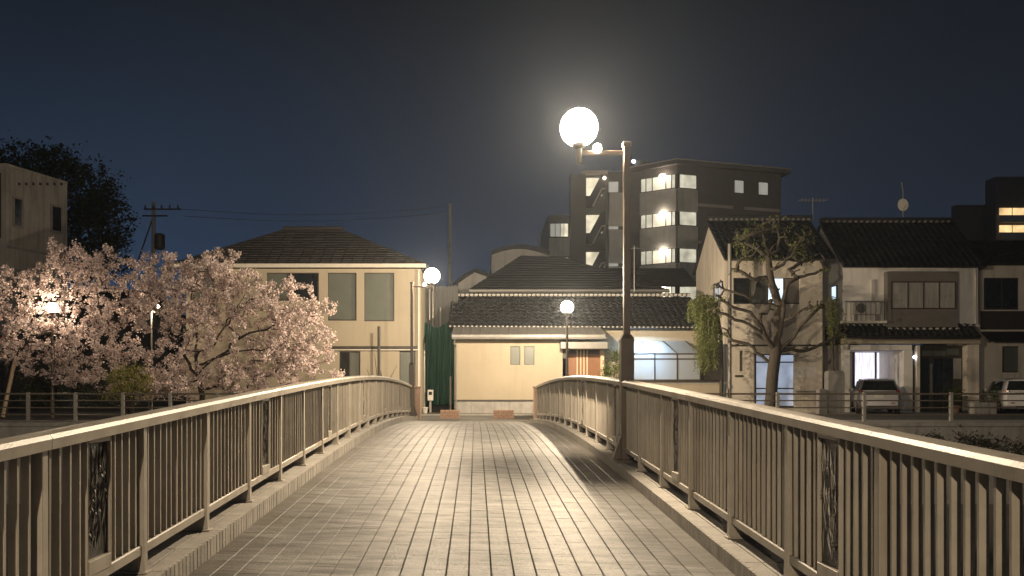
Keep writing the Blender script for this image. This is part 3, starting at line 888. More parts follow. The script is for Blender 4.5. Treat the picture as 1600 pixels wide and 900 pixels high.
# ------------------------------------------------------------------ low cream house with tiled roofs
Y = 36.0
hc = thing('tiled_house', 'low cream walled house with dark tiled roofs and timber entrance', 'house', (PX(880, Y), Y, G0))
holes = [(PX(a, Y), PX(b, Y), PZ(570, Y), PZ(541, Y)) for a, b in ((797.5, 813), (819, 835))]
w = MB().wall(PX(710, Y), PX(879, Y), PZ(625, Y), PZ(527, Y), Y, holes, .10)
w.face([(PX(710, Y), Y + .2, G0), (PX(710, Y), Y + 6, G0), (PX(710, Y), Y + 6, PZ(527, Y)), (PX(710, Y), Y + .2, PZ(527, Y))])
w.face([(PX(879, Y), Y + .2, G0), (PX(879, Y), Y + 2.2, G0), (PX(879, Y), Y + 2.2, PZ(527, Y)), (PX(879, Y), Y + .2, PZ(527, Y))])
w.build('wall', M['cream2'], hc)
MB().box(PX(709.5, Y), PX(880, Y), Y - .03, Y + .15, PZ(626.5, Y), PZ(624.5, Y)).build('base_trim', M['trim'], hc)
MB().box(PX(710, Y), PX(879, Y), Y + .02, Y + .2, G0, PZ(626.5, Y)).build('plinth', M['concrete'], hc)
for a, b in ((797.5, 813), (819, 835)):
    window(hc, a, b, 541, 570, Y + .10, [M['greyblind']], fw=.03)
# metal lean-to roof over the front wall
lean = MB()
ya, yb2 = 35.45, 36.9
lean.hexa([(PX(706, ya), ya, PZ(527.5, ya)), (PX(946, ya), ya, PZ(527.5, ya)), (PX(934, yb2), yb2, PZ(513, yb2)), (PX(711, yb2), yb2, PZ(513, yb2)),
           (PX(706, ya), ya, PZ(523, ya)), (PX(946, ya), ya, PZ(523, ya)), (PX(934, yb2), yb2, PZ(508, yb2)), (PX(711, yb2), yb2, PZ(508, yb2))])
lr = lean.build('lean_to_roof', M['metalroof'], hc)
for k in range(17):
    u = k / 16
    a0 = Vector((PX(706, ya), ya, PZ(523, ya))).lerp(Vector((PX(946, ya), ya, PZ(523, ya))), u); b0 = Vector((PX(711, yb2), yb2, PZ(508, yb2))).lerp(Vector((PX(934, yb2), yb2, PZ(508, yb2))), u)
    MB().tube([a0 + Vector((0, 0, .015)), b0 + Vector((0, 0, .015))], .02, 5).build('standing_seam', M['metalroof'], lr)
MB().tube([(PX(706, ya), ya - .05, PZ(528.5, ya)), (PX(947, ya), ya - .05, PZ(528.5, ya))], .05, 8).build('gutter', M['metalroof'], hc, smooth='auto')
MB().tube([(PX(711, ya), ya, PZ(530, ya)), (PX(709, ya), ya + .1, PZ(537, ya)), (PX(712.5, ya), Y - .05, PZ(540, ya)), (PX(712.5, Y), Y - .05, G0)], .035, 8).build('downpipe', M['metalroof'], hc, smooth='auto')
# wall behind lean-to and over the sunroom
MB().box(PX(712, 37.2), PX(1112, 37.2), 37.2, 37.4, PZ(560, 37.2), PZ(503, 37.2)).build('wall', M['cream2'], hc)
MB().box(PX(934, 37.2), PX(990, 37.2), 37.15, 37.19, G0, PZ(561, 37.2)).build('wall', M['cream2'], hc)
# main tiled roof
ya, yb2 = 36.6, 39.0
E0, E1 = Vector((PX(700, ya), ya, PZ(510, ya))), Vector((PX(1112, ya), ya, PZ(512, ya)))
R0, R1 = Vector((PX(706, yb2), yb2, PZ(464, yb2))), Vector((PX(1078, yb2), yb2, PZ(464, yb2)))
mr_ = tile_slope(E0, E1, R1, R0, .30, 9, .05, .04).build('roof', M['tile'], hc)
MB().face([R0, R1, (R1.x, 41.6, E0.z), (R0.x, 41.6, E0.z)]).build('roof', M['tile'], hc)
MB().box(R0.x, R1.x, yb2 - .13, yb2 + .13, R0.z + .05, R0.z + .17).build('ridge_course', M['tile'], mr_, bevel=.03)
ridge_row(mr_, (R0.x, yb2 - .22, R0.z + .075), (R1.x, yb2 - .22, R0.z + .075), 54, .085, .14)
ridge_row(mr_, (E0.x, ya - .05, E0.z + .01), (E1.x, ya - .05, E1.z + .01), 60, .045, .08)
# upper roof set back
Yu = 42.0
u = MB()
eL, eR = Vector((PX(733, 40.4), 40.4, PZ(452, 40.4))), Vector((PX(1046, 40.4), 40.4, PZ(452, 40.4)))
a = course_slope(eL, eR, (PX(880, 43), 43, PZ(402, 43)), (PX(815, 43), 43, PZ(399, 43)), 14, seed=8)
b = course_slope((eL.x, 46, eL.z), eL, (PX(815, 43), 43, PZ(399, 43)), (PX(815, 43), 43, PZ(399, 43)), 12, seed=8)
for q in (b,):
    i = len(a.v); a.v += q.v; a.f += [tuple(i + k for k in f) for f in q.f]
a.face([eR, (eR.x, 46, eR.z), (PX(880, 43), 43, PZ(402, 43))])
ur = a.build('upper_roof', M['tile'], hc)
MB().box(eL.x, eR.x, 40.34, 40.42, eL.z - .16, eL.z - .02).build('fascia', M['metalroof'], ur)
MB().box(eL.x + .3, eR.x - .3, 40.9, 41.1, R0.z - .4, eL.z - .02).build('upper_wall', M['cream2'], hc)
lo2 = course_slope((PX(850, 41.2), 41.2, PZ(448, 41.2)), (PX(1095, 41.2), 41.2, PZ(448, 41.2)), (PX(1068, 43.6), 43.6, PZ(419, 43.6)), (PX(865, 43.6), 43.6, PZ(419, 43.6)), 9, seed=12)
lo2.build('rear_roof', M['tile'], hc)
# entrance
en = MB().pbox(876, 950, 534, 545, 35.5, 37.1)
en.build('porch_roof', M['metalroof'], hc, bevel=.02)
dr = MB().pbox(886, 938, 545.5, 646, 36.6, 36.7).build('door', M['wood'], hc)
for px_ in (902, 907.5, 912.5, 917.5):
    MB().pbox(px_ - .9, px_ + .9, 546, 646, 36.54, 36.598).build('slat', M['slat'], dr)
MB().pbox(888, 936, 545.7, 553, 36.56, 36.597).build('lintel', M['trim'], dr)
MB().pbox(938.3, 944, 545.5, 647, 36.4, 36.6).build('door_post', M['slat'], hc)
MB().pbox(879.5, 884, 545.5, 560, 36.1, 36.4).build('bracket', M['trim'], hc)
# sunroom with frosted panes, fluorescent light inside
Ys = 36.2
sr = MB()
fw_ = .045
xs_ = [PX(v, Ys) for v in (987, 1023, 1058, 1094)]
zb_, zm_, zt_ = PZ(594, Ys), PZ(569.5, Ys), PZ(553, Ys)
for x_ in xs_: sr.box(x_ - fw_ / 2, x_ + fw_ / 2, Ys - .04, Ys + .04, zb_, zt_)
for i_, z_ in enumerate((zb_, PZ(561, Ys), zt_)): sr.box(xs_[0] + fw_ / 2, xs_[-1] - fw_ / 2, Ys - .036 + .001 * i_, Ys + .036, z_ - .03, z_ + .03)
top_y = 37.1
for x_ in xs_: sr.tube([(x_, Ys, zt_), (x_ - .42, top_y, PZ(533, top_y))], .03, 6)
srf = sr.build('sunroom_frame', M['brownframe'], hc)
for k in range(3):
    a, b = xs_[k] + .024, xs_[k + 1] - .024
    MB().box(a, b, Ys - .006, Ys + .006, zb_ + .031, PZ(561, Ys) - .031).build('pane', M['frost'], srf)
    MB().box(a, b, Ys - .007, Ys + .005, PZ(561, Ys) + .031, zt_ - .031).build('pane', M['frost'], srf)
    q = MB(); q.face([(a, Ys, zt_ + .03), (b, Ys, zt_ + .03), (b - .42, top_y, PZ(533, top_y)), (a - .42, top_y, PZ(533, top_y))])
    q.build('roof_pane', M['frost'], srf)
MB().box(xs_[0] - .02, xs_[0] - .01, Ys + .05, 37.1, zb_ - .7, zt_).build('pane', M['frost'], srf)
tb = MB().tube([(PX(993, 36.7), 36.75, PZ(556, 36.7)), (PX(1022, 36.7), 36.75, PZ(556, 36.7))], .035, 8).build('light_tube', M['lit_tube'], hc)
MB().box(PX(980, Ys), PX(1128, Ys), Ys - .08, Ys + .12, zb_ - .16, zb_ - .032).build('sill', M['trim'], hc)
MB().box(PX(984, Ys), PX(1120, Ys), 36.14, 36.3, G0, zb_ - .165).build('sunroom_base', M['cream2'], hc)
MB().box(PX(1096, Ys), PX(1130, Ys), Ys + .1, Ys + .3, zb_, PZ(536, Ys)).build('shutter', M['trim'], hc)
MB().box(PX(984, 37.15), PX(1112, 37.15), 37.12, 37.15, G0, PZ(561, 37.1)).build('back_wall', M['cream2'], hc)
# garden wall in front of it
gw = thing('garden_wall', 'low cream garden wall in front of the lit sunroom', 'wall', (PX(1060, 35), 35, G0))
MB().box(PX(950, 35), PX(1129, 35), 35.0, 35.15, G0, PZ(600, 35)).build('wall_body', M['cream2'], gw)
MB().box(PX(949, 35), PX(1130, 35), 34.97, 35.18, PZ(600, 35) + .001, PZ(598, 35)).build('coping', M['concrete'], gw, bevel=.01)
# pale gable and arched roof behind
t = thing('gable_house', 'pale gable of a small house showing over the low house roof', 'house', (PX(735, 46), 46, G0))
q = MB(); q.prism([(PX(716, 46), 46, G0), (PX(760, 46), 46, G0), (PX(760, 46), 46, PZ(432, 46)), (PX(741, 46), 46, PZ(425, 46)), (PX(716, 46), 46, PZ(441, 46))], (0, 4, 0)); q.build('wall', M['white'], t)
MB().tube([(PX(708, 45.8), 45.8, PZ(445, 46)), (PX(728, 45.8), 45.8, PZ(431, 46)), (PX(742, 45.8), 45.8, PZ(423, 46)), (PX(768, 45.8), 45.8, PZ(432, 46))], .12, 6).build('verge', M['tile'], t)
t = thing('arched_roof_building', 'building with a shallow arched dark roof above the tiled house', 'building', (PX(812, 52), 52, G0))
arc = [(PX(768 + 90 * k / 10, 52), 52, PZ(403 - 14 * math.sin(PI * (.12 + .88 * k / 10) * .92), 52)) for k in range(11)]
q = MB(); q.prism([(arc[0][0], 52, G0)] + arc + [(arc[-1][0], 52, G0)][::1], (0, 6, 0)); q.build('wall', M['white'], t)
q = MB()
for a_, b_ in zip(arc, arc[1:]):
    q.hexa([(a_[0], 51.5, a_[2] + .02), (b_[0], 51.5, b_[2] + .02), (b_[0], 58.2, b_[2] + .02), (a_[0], 58.2, a_[2] + .02), (a_[0], 51.5, a_[2] + .22), (b_[0], 51.5, b_[2] + .22), (b_[0], 58.2, b_[2] + .22), (a_[0], 58.2, a_[2] + .22)])
q.build('roof', M['tile'], t)
MB().box(PX(841, 53), PX(844, 53), 53, 53.15, PZ(390, 53), PZ(366, 53)).build('chimney', M['trim'], t)

# ------------------------------------------------------------------ planters and brick blocks at the bridge end
for px0, px1, lab in ((688, 718, 'terracotta brick planter at the bridge end, beside the green netting'), (771, 803, 'terracotta brick planter at the bridge end, nearer the right railing pillar')):
    Yp = 30.2
    t = thing('brick_planter', lab, 'planter', (PX((px0 + px1) / 2, Yp), Yp, G0), 'brick planters')
    xa, xb = PX(px0, Yp), PX(px1, Yp)
    za, zt = G0 + .012, PZ(641, Yp)
    rowsn = 3
    for r in range(rowsn):
        n_ = 4
        for k in range(n_ + (r % 2)):
            u0 = max(0, (k - .5 * (r % 2)) / n_); u1 = min(1, (k + 1 - .5 * (r % 2)) / n_)
            z0_ = za + (zt - za) * r / rowsn; z1_ = za + (zt - za) * (r + 1) / rowsn
            MB().box(xa + (xb - xa) * u0 + .004, xa + (xb - xa) * u1 - .004, Yp + R.uniform(-.006, .006), Yp + .35, z0_ + .004, z1_ - .003).build('brick', M['terracotta'], t)
    MB().box(xa + .01, xb - .01, Yp + .012, Yp + .34, za, zt - .02).build('fill', M['mortar'], t)

# ------------------------------------------------------------------ apartment block
Ya = 61.0
ap = thing('apartment_block', 'dark apartment block with lit corner galleries and stair tower', 'apartment building', (PX(1060, Ya), Ya, G0))
def P3(px_, Yd): return Vector((PX(px_, Yd), Yd, 0))
cL, cC, cR = P3(985, 63.1), P3(1058, 61.0), P3(1220, 63.7)
ztop = PZ(258, 61)
body = MB()
foot = [cL, cC, cR, Vector((cR.x - 2, cR.y + 11, 0)), Vector((cL.x - 3, cL.y + 11, 0))]
body.prism([(p.x, p.y, G0) for p in foot], (0, 0, ztop - G0))
body.build('wall', M['aptwall'], ap)
c2L, c2C, c2R = P3(983, 63.0), P3(1058, 60.5), P3(1236, 63.4)
rp = MB(); rp.prism([(p.x, p.y, ztop + .002) for p in (c2L, c2C, c2R, Vector((c2R.x - 2, c2R.y + 12, 0)), Vector((c2L.x - 3, c2L.y + 12, 0)))], (0, 0, .3)); 
rp.build('roof_slab', M['aptwall'], ap)
rp = MB(); rp.prism([(p.x, p.y, ztop + .303) for p in (c2L, c2C, c2R, Vector((c2R.x - 2, c2R.y + 12, 0)), Vector((c2L.x - 3, c2L.y + 12, 0)))], (0, 0, .09)); rp.build('roof_edge', M['aptband'], ap)
def on_face(A, B, pxl, pyt, out=0.0):
    """point of the vertical plane through A,B seen at that pixel, pushed outwards"""
    dx, dy = B.x - A.x, B.y - A.y
    k = (pxl - 743.0) / F
    s_ = (A.x - k * A.y) / (k * dy - dx)
    p = Vector((A.x + dx * s_, A.y + dy * s_, 0))
    nn = Vector((dy, -dx, 0)).normalized()
    if nn.y > 0: nn = -nn
    p.z = PZ(pyt, p.y)
    return p + nn * out
def face_panel(A, B, px0, px1, zlo, zhi, out, thick, name, m_, parent):
    a = on_face(A, B, px0, 300, out); b = on_face(A, B, px1, 300, out)
    nn = Vector((B.y - A.y, -(B.x - A.x), 0)).normalized()
    if nn.y > 0: nn = -nn
    a2, b2 = a - nn * thick, b - nn * thick
    return MB().hexa([(a.x, a.y, zlo), (b.x, b.y, zlo), (b2.x, b2.y, zlo), (a2.x, a2.y, zlo), (a.x, a.y, zhi), (b.x, b.y, zhi), (b2.x, b2.y, zhi), (a2.x, a2.y, zhi)]).build(name, m_, parent)
for fl in range(5):
    zt2 = PZ(272.5 + 58 * fl, 61); zb2 = PZ(294.5 + 58 * fl, 61)
    # gallery on the left face; panes glow in place of corridor lamplight
    gal = face_panel(cL, cC, 1001, 1057.3, zb2 - .01, zb2 + .05, .16, .14, 'gallery_sill', M['trim'], ap)
    edges = [1002, 1010, 1020, 1041, 1050, 1056]
    for k, (a, b) in enumerate(zip(edges, edges[1:])):
        face_panel(cL, cC, a + .4, b - .4, zb2 + .05, zt2, .06, .03, 'pane', M['lit_warm'] if k in (2, 3) else M['lit_warm2'], gal)
        face_panel(cL, cC, b - .5, b + .5, zb2 + .05, zt2, .12, .1, 'mullion', M['trim'], gal)
    face_panel(cC, cR, 1058.5, 1060.5, zb2, zt2, .12, .1, 'corner_post', M['trim'], ap)
    gb = face_panel(cC, cR, 1060.5, 1088.5, zb2 - .01, zb2 + .05, .16, .14, 'gallery_sill', M['trim'], ap)
    face_panel(cC, cR, 1062, 1087, zb2 + .05, zt2, .06, .03, 'pane', M['lit_warm2'], gb)
    zlow = PZ(272.5 + 58 * (fl + 1), 61) + .05
    face_panel(cL, cC, 1001, 1057.6, zlow, zb2 - .011, .18, .16, 'parapet', M['aptparapet'], ap)
    face_panel(cC, cR, 1058.4, 1088.5, zlow, zb2 - .011, .18, .16, 'parapet', M['aptparapet'], ap)
    p = on_face(cL, cC, 1038, 277 + 58 * fl, .35)
    MB().lathe(p, [(.03, -.2), (.2, -.13), (.26, 0), (.2, .13), (.03, .19)], 12).build('ceiling_lamp', M['lamp_hot'], ap, smooth=True)
    zband = PZ(322 + 58 * fl, 62)
    face_panel(cC, cR, 1089, 1145, zband - .12, zband + .1, .05, .04, 'band', M['aptband'], ap)
    face_panel(cC, cR, 1163, 1218, zband - .12, zband + .1, .05, .04, 'band', M['aptband'], ap)
    for a, b in ((1147.5, 1161), (1185, 1199)):
        w_ = face_panel(cC, cR, a - 1, b + 1, PZ(302 + 58 * fl, 62.5), PZ(281 + 58 * fl, 62.5), .04, .035, 'window', M['trim'], ap)
        face_panel(cC, cR, a, b, PZ(301 + 58 * fl, 62.5), PZ(282 + 58 * fl, 62.5), .055, .012, 'pane', M['lit_dim'] if fl == 0 else M['darkglass'], w_)
# rooftop plant and light
MB().pbox(992, 1012, 250, 262, 64.5, 66).build('rooftop_box', M['aptwall'], ap)
p = at(990, 252, 64.3); MB().lathe(p, [(.03, -.15), (.14, -.06), (.14, .06), (.03, .14)], 10).build('rooftop_light', M['bulb_cool'], ap, smooth=True)
# stair tower
Yt = 62.6
MB().pbox(912, 986, 268, 640, Yt + .9, Yt + 9).build('stair_tower', M['aptwall'], ap)
MB().pbox(909, 950, 266, 270, Yt + .1, Yt + 1).build('tower_roof', M['aptband'], ap)
MB().pbox(892, 915, 272, 640, Yt + .0, Yt + .9).build('tower_pier', M['aptwall'], ap)
MB().pbox(946, 951, 272, 640, Yt + .2, Yt + .89).build('tower_pier', M['aptwall'], ap)
for fl in range(3):
    dy_ = 58 * fl
    lp = MB().pbox(916, 941, 278 + dy_, 306 + dy_, Yt + .8, Yt + .88).build('glowing_landing_wall', M['lit_warm'], ap)  # wall glows itself, standing in for light on the stairs
    a = [at(916, 324 + dy_, Yt), at(926, 324 + dy_, Yt), at(946, 296 + dy_, Yt), at(946, 274 + dy_, Yt), at(939, 274 + dy_, Yt), at(922, 306 + dy_, Yt), at(916, 306 + dy_, Yt)]
    MB().prism(a, (0, .3, 0)).build('stair_flight', M['trim'], ap)
    MB().prism([at(925, 322 + dy_, Yt - .1), at(928, 322 + dy_, Yt - .1), at(941, 296 + dy_, Yt - .1), at(946, 295 + dy_, Yt - .1), at(946, 293 + dy_, Yt - .1), at(939.5, 294 + dy_, Yt - .1)], (0, .1, 0)).build('handrail', M['aptband'], ap)
    MB().pbox(952, 974, 301 + dy_, 353 + dy_, Yt + .6, Yt + .85).build('landing_panel', M['aptparapet'], ap)
    MB().pbox(949, 966, 284 + dy_, 300 + dy_, Yt + .8, Yt + .89).build('glowing_recess', M['lit_dim'], ap)  # glowing plate stands in for the dimly lit recess
p = at(944.5, 278, Yt - .2); MB().lathe(p, [(.02, -.12), (.1, -.06), (.1, .06), (.02, .12)], 10).build('stair_lamp', M['lamp_hot'], ap, smooth=True)
# low wing at the left
MB().pbox(857, 893, 336, 640, 63.6, 71).build('wing', M['aptwall'], ap)
for fl in range(3):
    w_ = MB().pbox(859, 889, 348 + 53 * fl, 371 + 53 * fl, 63.55, 63.598).build('window', M['trim'], ap)
    for a, b, m_ in ((860, 867, M['lit_dim']), (868, 875, M['lit_dim']), (876, 881, M['lit_warm2']), (881.6, 887.5, M['lit_warm'])):
        MB().pbox(a, b, 349.5 + 53 * fl, 369.5 + 53 * fl, 63.52, 63.548).build('pane', m_, w_)
    MB().pbox(858, 891, 371.5 + 53 * fl, 400 + 53 * fl, 63.45, 63.59).build('parapet', M['aptparapet'], ap)
# tv antenna in front of it
def antenna(label, px_, py0, py1, Y, n=4, w=.7):
    t = thing('roof_antenna', label, 'antenna', (PX(px_, Y), Y, PZ(py1, Y)))
    x = PX(px_, Y)
    MB().tube([(x, Y, PZ(py1, Y)), (x, Y, PZ(py0, Y))], .03, 6).build('mast', M['galv'], t)
    q = MB(); z = PZ(py0 + 4, Y)
    q.tube([(x - w, Y, z), (x + w, Y, z)], .018, 5)
    for k in range(n * 2):
        xx = x - w + 2 * w * (k + .5) / (n * 2); q.tube([(xx, Y - .35, z), (xx, Y + .35, z)], .012, 5)
    q.build('aerial', M['galv'], t)
antenna('thin TV aerial on the roof below the apartment block', 991, 384, 462, 40.0)
antenna('TV aerial on the stucco house roof', 1270, 309, 345, 39.2)

# ------------------------------------------------------------------ stucco gable house behind the willow
Y = 36.5
ha = thing('gable_house', 'beige stucco house with steep dark roof behind the pollarded willow', 'house', (PX(1210, Y), Y, G0))
x0, x1 = PX(1132, Y), PX(1285, Y); ze = PZ(402, Y); yr, yb = 38.84, 41.2; zr = 8.9
holes = [(PX(1146, Y), PX(1250, Y), PZ(475, Y), PZ(434, Y)), (PX(1179, Y), PX(1241, Y), PZ(636, Y), PZ(553, Y))]
w = MB().wall(x0, x1, G0, ze, Y, holes, .12)
w.face([(x1, Y + .2, G0), (x1, yb, G0), (x1, yb, ze), (x1, yr, zr), (x1, Y, ze), (x1, Y + .2, ze)])
# gable side wall with window hole approximated by quads
zs0, zs1 = PZ(475, 37.4), PZ(441, 37.4)
yA, yB = 36.95, 38.2
w.face([(x0, Y + .2, G0), (x0, Y + .2, ze), (x0, yA, ze), (x0, yA, G0)])
w.face([(x0, yA, G0), (x0, yA, zs0), (x0, yB, zs0), (x0, yB, G0)])
w.face([(x0, yA, zs1), (x0, yA, ze), (x0, yB, ze), (x0, yB, zs1)])
w.face([(x0, yB, G0), (x0, yB, ze), (x0, yb, ze), (x0, yb, G0)])
w.face([(x0, Y, ze), (x0, yr, zr), (x0, yb, ze)])
w.build('wall', M['stucco'], ha)
fr = MB().box(x0 + .03, x0 + .08, yA, yA + .05, zs0, zs1).box(x0 + .03, x0 + .08, yB - .05, yB, zs0, zs1).box(x0 + .031, x0 + .08, yA + .05, yB - .05, zs0, zs0 + .05).box(x0 + .031, x0 + .08, yA + .05, yB - .05, zs1 - .05, zs1).box(x0 + .032, x0 + .08, (yA + yB) / 2 - .02, (yA + yB) / 2 + .02, zs0 + .05, zs1 - .05)
sw = fr.build('side_window', M['brownframe'], ha)
for a, b in ((yA + .05, (yA + yB) / 2 - .02), ((yA + yB) / 2 + .02, yB - .05)):
    MB().box(x0 + .05, x0 + .06, a, b, zs0 + .05, zs1 - .05).build('pane', M['lit_frost'], sw)
window(ha, 1146, 1250, 434, 475, Y + .12, [(M['darkglass'], 24), (M['greyblind'], 28), (M['lit_cool'], 25), (M['greybay'], 25)], fw=.045)
door = window(ha, 1179, 1241, 553, 636, Y + .12, [M['lit_frost'], M['lit_frost']], fw=.055, bars=(566, 607), name='sliding_door')
MB().box(PX(1134, Y), PX(1283, Y), Y - .06, Y - .002, PZ(541, Y), PZ(538.5, Y)).build('ledge', M['trim'], ha)
for a, b in ((1243.5, 1259), (1260.5, 1276)):
    tag(MB().pbox(a, b, 573, 590, Y - .012, Y - .003).build('notice_sheet', M['paper']), 'white notice sheet on the stucco wall, ' + ('next to the lit sliding door' if a < 1250 else 'the one farther from the lit sliding door'), 'notice', 'notice sheets on the stucco wall')
MB().pbox(1149, 1161, 586, 589, Y - .05, Y - .003).build('vent_hood', M['trim'], ha)
MB().pbox(1156, 1159, 548, 580, Y - .03, Y - .003).build('conduit', M['trim'], ha)
MB().box(PX(1243, Y), PX(1283, Y), Y - .04, Y - .002, PZ(613, Y), PZ(610.5, Y)).build('gas_pipe', M['galv'], ha)
roof = tile_slope((x0 - .12, Y - .42, ze - .12), (x1 + .42, Y - .42, ze - .12), (x1 + .42, yr, zr + .1), (x0 - .12, yr, zr + .1), .29, 9, .045, .035).build('roof', M['tile'], ha)
MB().face([(x0 - .12, yr, zr + .1), (x1 + .42, yr, zr + .1), (x1 + .42, yb + .3, ze - .15), (x0 - .12, yb + .3, ze - .15)]).build('roof', M['tile'], ha)
MB().box(x0 - .15, x1 + .45, yr - .14, yr + .14, zr + .12, zr + .38).build('ridge_course', M['tile'], roof, bevel=.04)
ridge_row(roof, (x0 - .1, yr - .17, zr + .18), (x1 + .4, yr - .17, zr + .18), 20, .07, .1, m_=M['dulltile'])
MB().tube([(x0 - .1, Y - .45, ze - .17), (x1 + .42, Y - .45, ze - .17)], .055, 8).build('gutter', M['trim'], ha, smooth='auto')
tag(MB().tube([(PX(1140, 35.6), 35.6, G0), (PX(1140, 35.6), 35.6, PZ(381, 35.6))], .085, 10).build('utility_post', M['galv'], smooth='auto'), 'plain pale grey post standing at the corner of the stucco house', 'post')

# ------------------------------------------------------------------ white house with carport
Y = 37.0
hb = thing('carport_house', 'white two-storey house with grey-brown bay, black roof and carport', 'house', (PX(1420, Y), Y, G0))
x0, x1 = PX(1318, Y), PX(1528, Y); zl = PZ(506, Y); ze = PZ(417, Y); yr, yb = 39.2, 42.0; zr = 9.0
w = MB().wall(x0, x1, zl, ze, Y, [], .1, 5)
w.face([(x0, Y, ze), (x0, yr, zr), (x0, yb, ze)]); w.face([(x1, Y, ze), (x1, yr, zr), (x1, yb, ze)])
w.build('upper_wall', M['white'], hb)
roof = tile_slope((x0 - .15, Y - .35, ze - .02), (x1 + .2, Y - .35, ze - .02), (x1 + .2, yr, zr), (x0 - .15, yr, zr), .29, 9, .045, .035).build('roof', M['tile'], hb)
MB().face([(x0 - .15, yr, zr), (x1 + .2, yr, zr), (x1 + .2, yb + .2, ze - .1), (x0 - .15, yb + .2, ze - .1)]).build('roof', M['tile'], hb)
MB().box(x0 - .15, x1 + .2, yr - .13, yr + .13, zr + .02, zr + .25).build('ridge_course', M['tile'], roof, bevel=.04)
ridge_row(roof, (x0, yr - .16, zr + .05), (x1, yr - .16, zr + .05), 22, .07, .1, m_=M['dulltile'])
bay = MB().pbox(1387, 1497, 424, 511, Y - .35, Y - .002).build('bay', M['greybay'], hb)
window(hb, 1392, 1493, 440, 483, Y - .355, [M['curtain']] * 4, fw=.05, depth=.05)
MB().tube([(PX(1523, Y), Y - .05, zl), (PX(1523, Y), Y - .05, ze - .1)], .045, 8).build('downpipe', M['whitetrim'], hb, smooth='auto')
MB().pbox(1362, 1367, 437, 470, Y - .08, Y - .003).build('duct', M['acwhite'], hb)
MB().pbox(1320, 1386, 501, 505, Y - .5, Y - .003).build('balcony_ledge', M['whitetrim'], hb)
for k in range(9):
    xx = PX(1322 + 62 * k / 8, Y - .48); MB().box(xx - .012, xx + .012, Y - .49, Y - .465, PZ(501, Y - .48), PZ(472, Y - .48)).build('balcony_bar', M['galv'], hb)
MB().pbox(1320, 1386, 470, 472, Y - .5, Y - .46).build('balcony_rail', M['galv'], hb)
ac = thing('air_conditioner', 'white air conditioner unit on the small balcony of the white house', 'air conditioner', (PX(1356, Y - .3), Y - .3, PZ(500.8, Y - .5)))
MB().pbox(1336, 1376, 472.5, 491, Y - .4, Y - .12).build('casing', M['acwhite'], ac, bevel=.02)
ring = MB(); cc = at(1346, 481.5, Y - .42)
ring.prism([(cc.x + .22 * math.cos(a * PI / 10), cc.y, cc.z + .22 * math.sin(a * PI / 10)) for a in range(20)], (0, .018, 0)); ring.build('fan_opening', M['blackplastic'], ac)
q = MB()
for rr_ in (.07, .13, .19): q.tube([(cc.x + rr_ * math.cos(a * PI / 8), cc.y - .01, cc.z + rr_ * math.sin(a * PI / 8)) for a in range(17)], .006, 4)
q.build('fan_grille', M['acwhite'], ac)
for a in (1339, 1372): MB().pbox(a - 1, a + 1, 491, 500.5, Y - .38, Y - .16).build('foot', M['galv'], ac)
# lower tiled roof
lowr = tile_slope((PX(1318, Y - .9), Y - .9, PZ(526, Y - .9)), (PX(1534, Y - .9), Y - .9, PZ(526, Y - .9)), (PX(1534, Y - .9), Y - .003, PZ(506, Y)), (PX(1320, Y), Y - .003, PZ(506, Y)), .29, 4, .045, .03).build('lower_roof', M['tile'], hb)
ridge_row(lowr, (PX(1320, Y - .2), Y - .16, PZ(508.5, Y - .2)), (PX(1386, Y - .2), Y - .16, PZ(508.5, Y - .2)), 7, .085, .12)
ridge_row(lowr, (PX(1386, Y - .45), Y - .45, PZ(514, Y - .45)), (PX(1502, Y - .45), Y - .45, PZ(514, Y - .45)), 11, .085, .09)
ridge_row(lowr, (PX(1502, Y - .2), Y - .16, PZ(508.5, Y - .2)), (PX(1534, Y - .2), Y - .16, PZ(508.5, Y - .2)), 3, .085, .12)
# ground floor
MB().pbox(1318, 1532, 528, 537, Y - .3, Y - .0).build('beam', M['cream'], hb)
MB().pbox(1326, 1425, 539, 547, Y - .1, Y + 2.2).build('carport_lintel', M['white'], hb)
MB().pbox(1316, 1328, 538, 646, Y - .1, Y + 2.2).build('carport_pier', M['white'], hb)
MB().pbox(1412, 1426, 547.2, 646, Y - .05, Y + 2.2).build('carport_pier', M['white'], hb)
MB().pbox(1300, 1440, 540, 648, Y + 2.25, Y + 2.4).build('rear_wall', M['white'], hb)
wv = window(hb, 1332, 1403, 548, 606, Y + 2.24, [M['lit_curtain'], M['lit_curtain']], fw=.09, depth=.07)
MB().box(x0, x0 + .1, Y + 2.2, yb, G0, zl).build('side_wall', M['stucco'], hb)
for (pa, pb, ya_, za_, zb__) in ((1305, 1311, 37.85, 446, 470), (1288, 1294, 38.9, 540, 580)):
    q = MB().box(x0 - .06, x0 - .002, ya_ - .25, ya_ + .25, PZ(zb__, ya_), PZ(za_, ya_)).build('side_window', M['brownframe'], hb)
    MB().box(x0 - .075, x0 - .061, ya_ - .2, ya_ + .2, PZ(zb__, ya_) + .06, PZ(za_, ya_) - .06).build('pane', M['lit_cool'], q)
en = MB().pbox(1434, 1512, 540, 646, Y + .35, Y + .5).build('entrance', M['trim'], hb)
for a, b, c_, d_, m_ in ((1441, 1457, 548, 556, M['greyblind']), (1459, 1478, 548, 556, M['greyblind']), (1480, 1498, 545, 555, M['greyblind']),
                         (1441, 1451, 560, 640, M['darkglass']), (1459, 1474, 560, 640, M['darkglass']), (1490, 1502, 560, 592, M['curtain']), (1476, 1488, 560, 640, M['darkglass'])):
    MB().pbox(a, b, c_, d_, Y + .32, Y + .348).build('pane', m_, en)
MB().pbox(1453.5, 1457, 568, 616, Y + .25, Y + .3).build('door_handle', M['galv'], en)
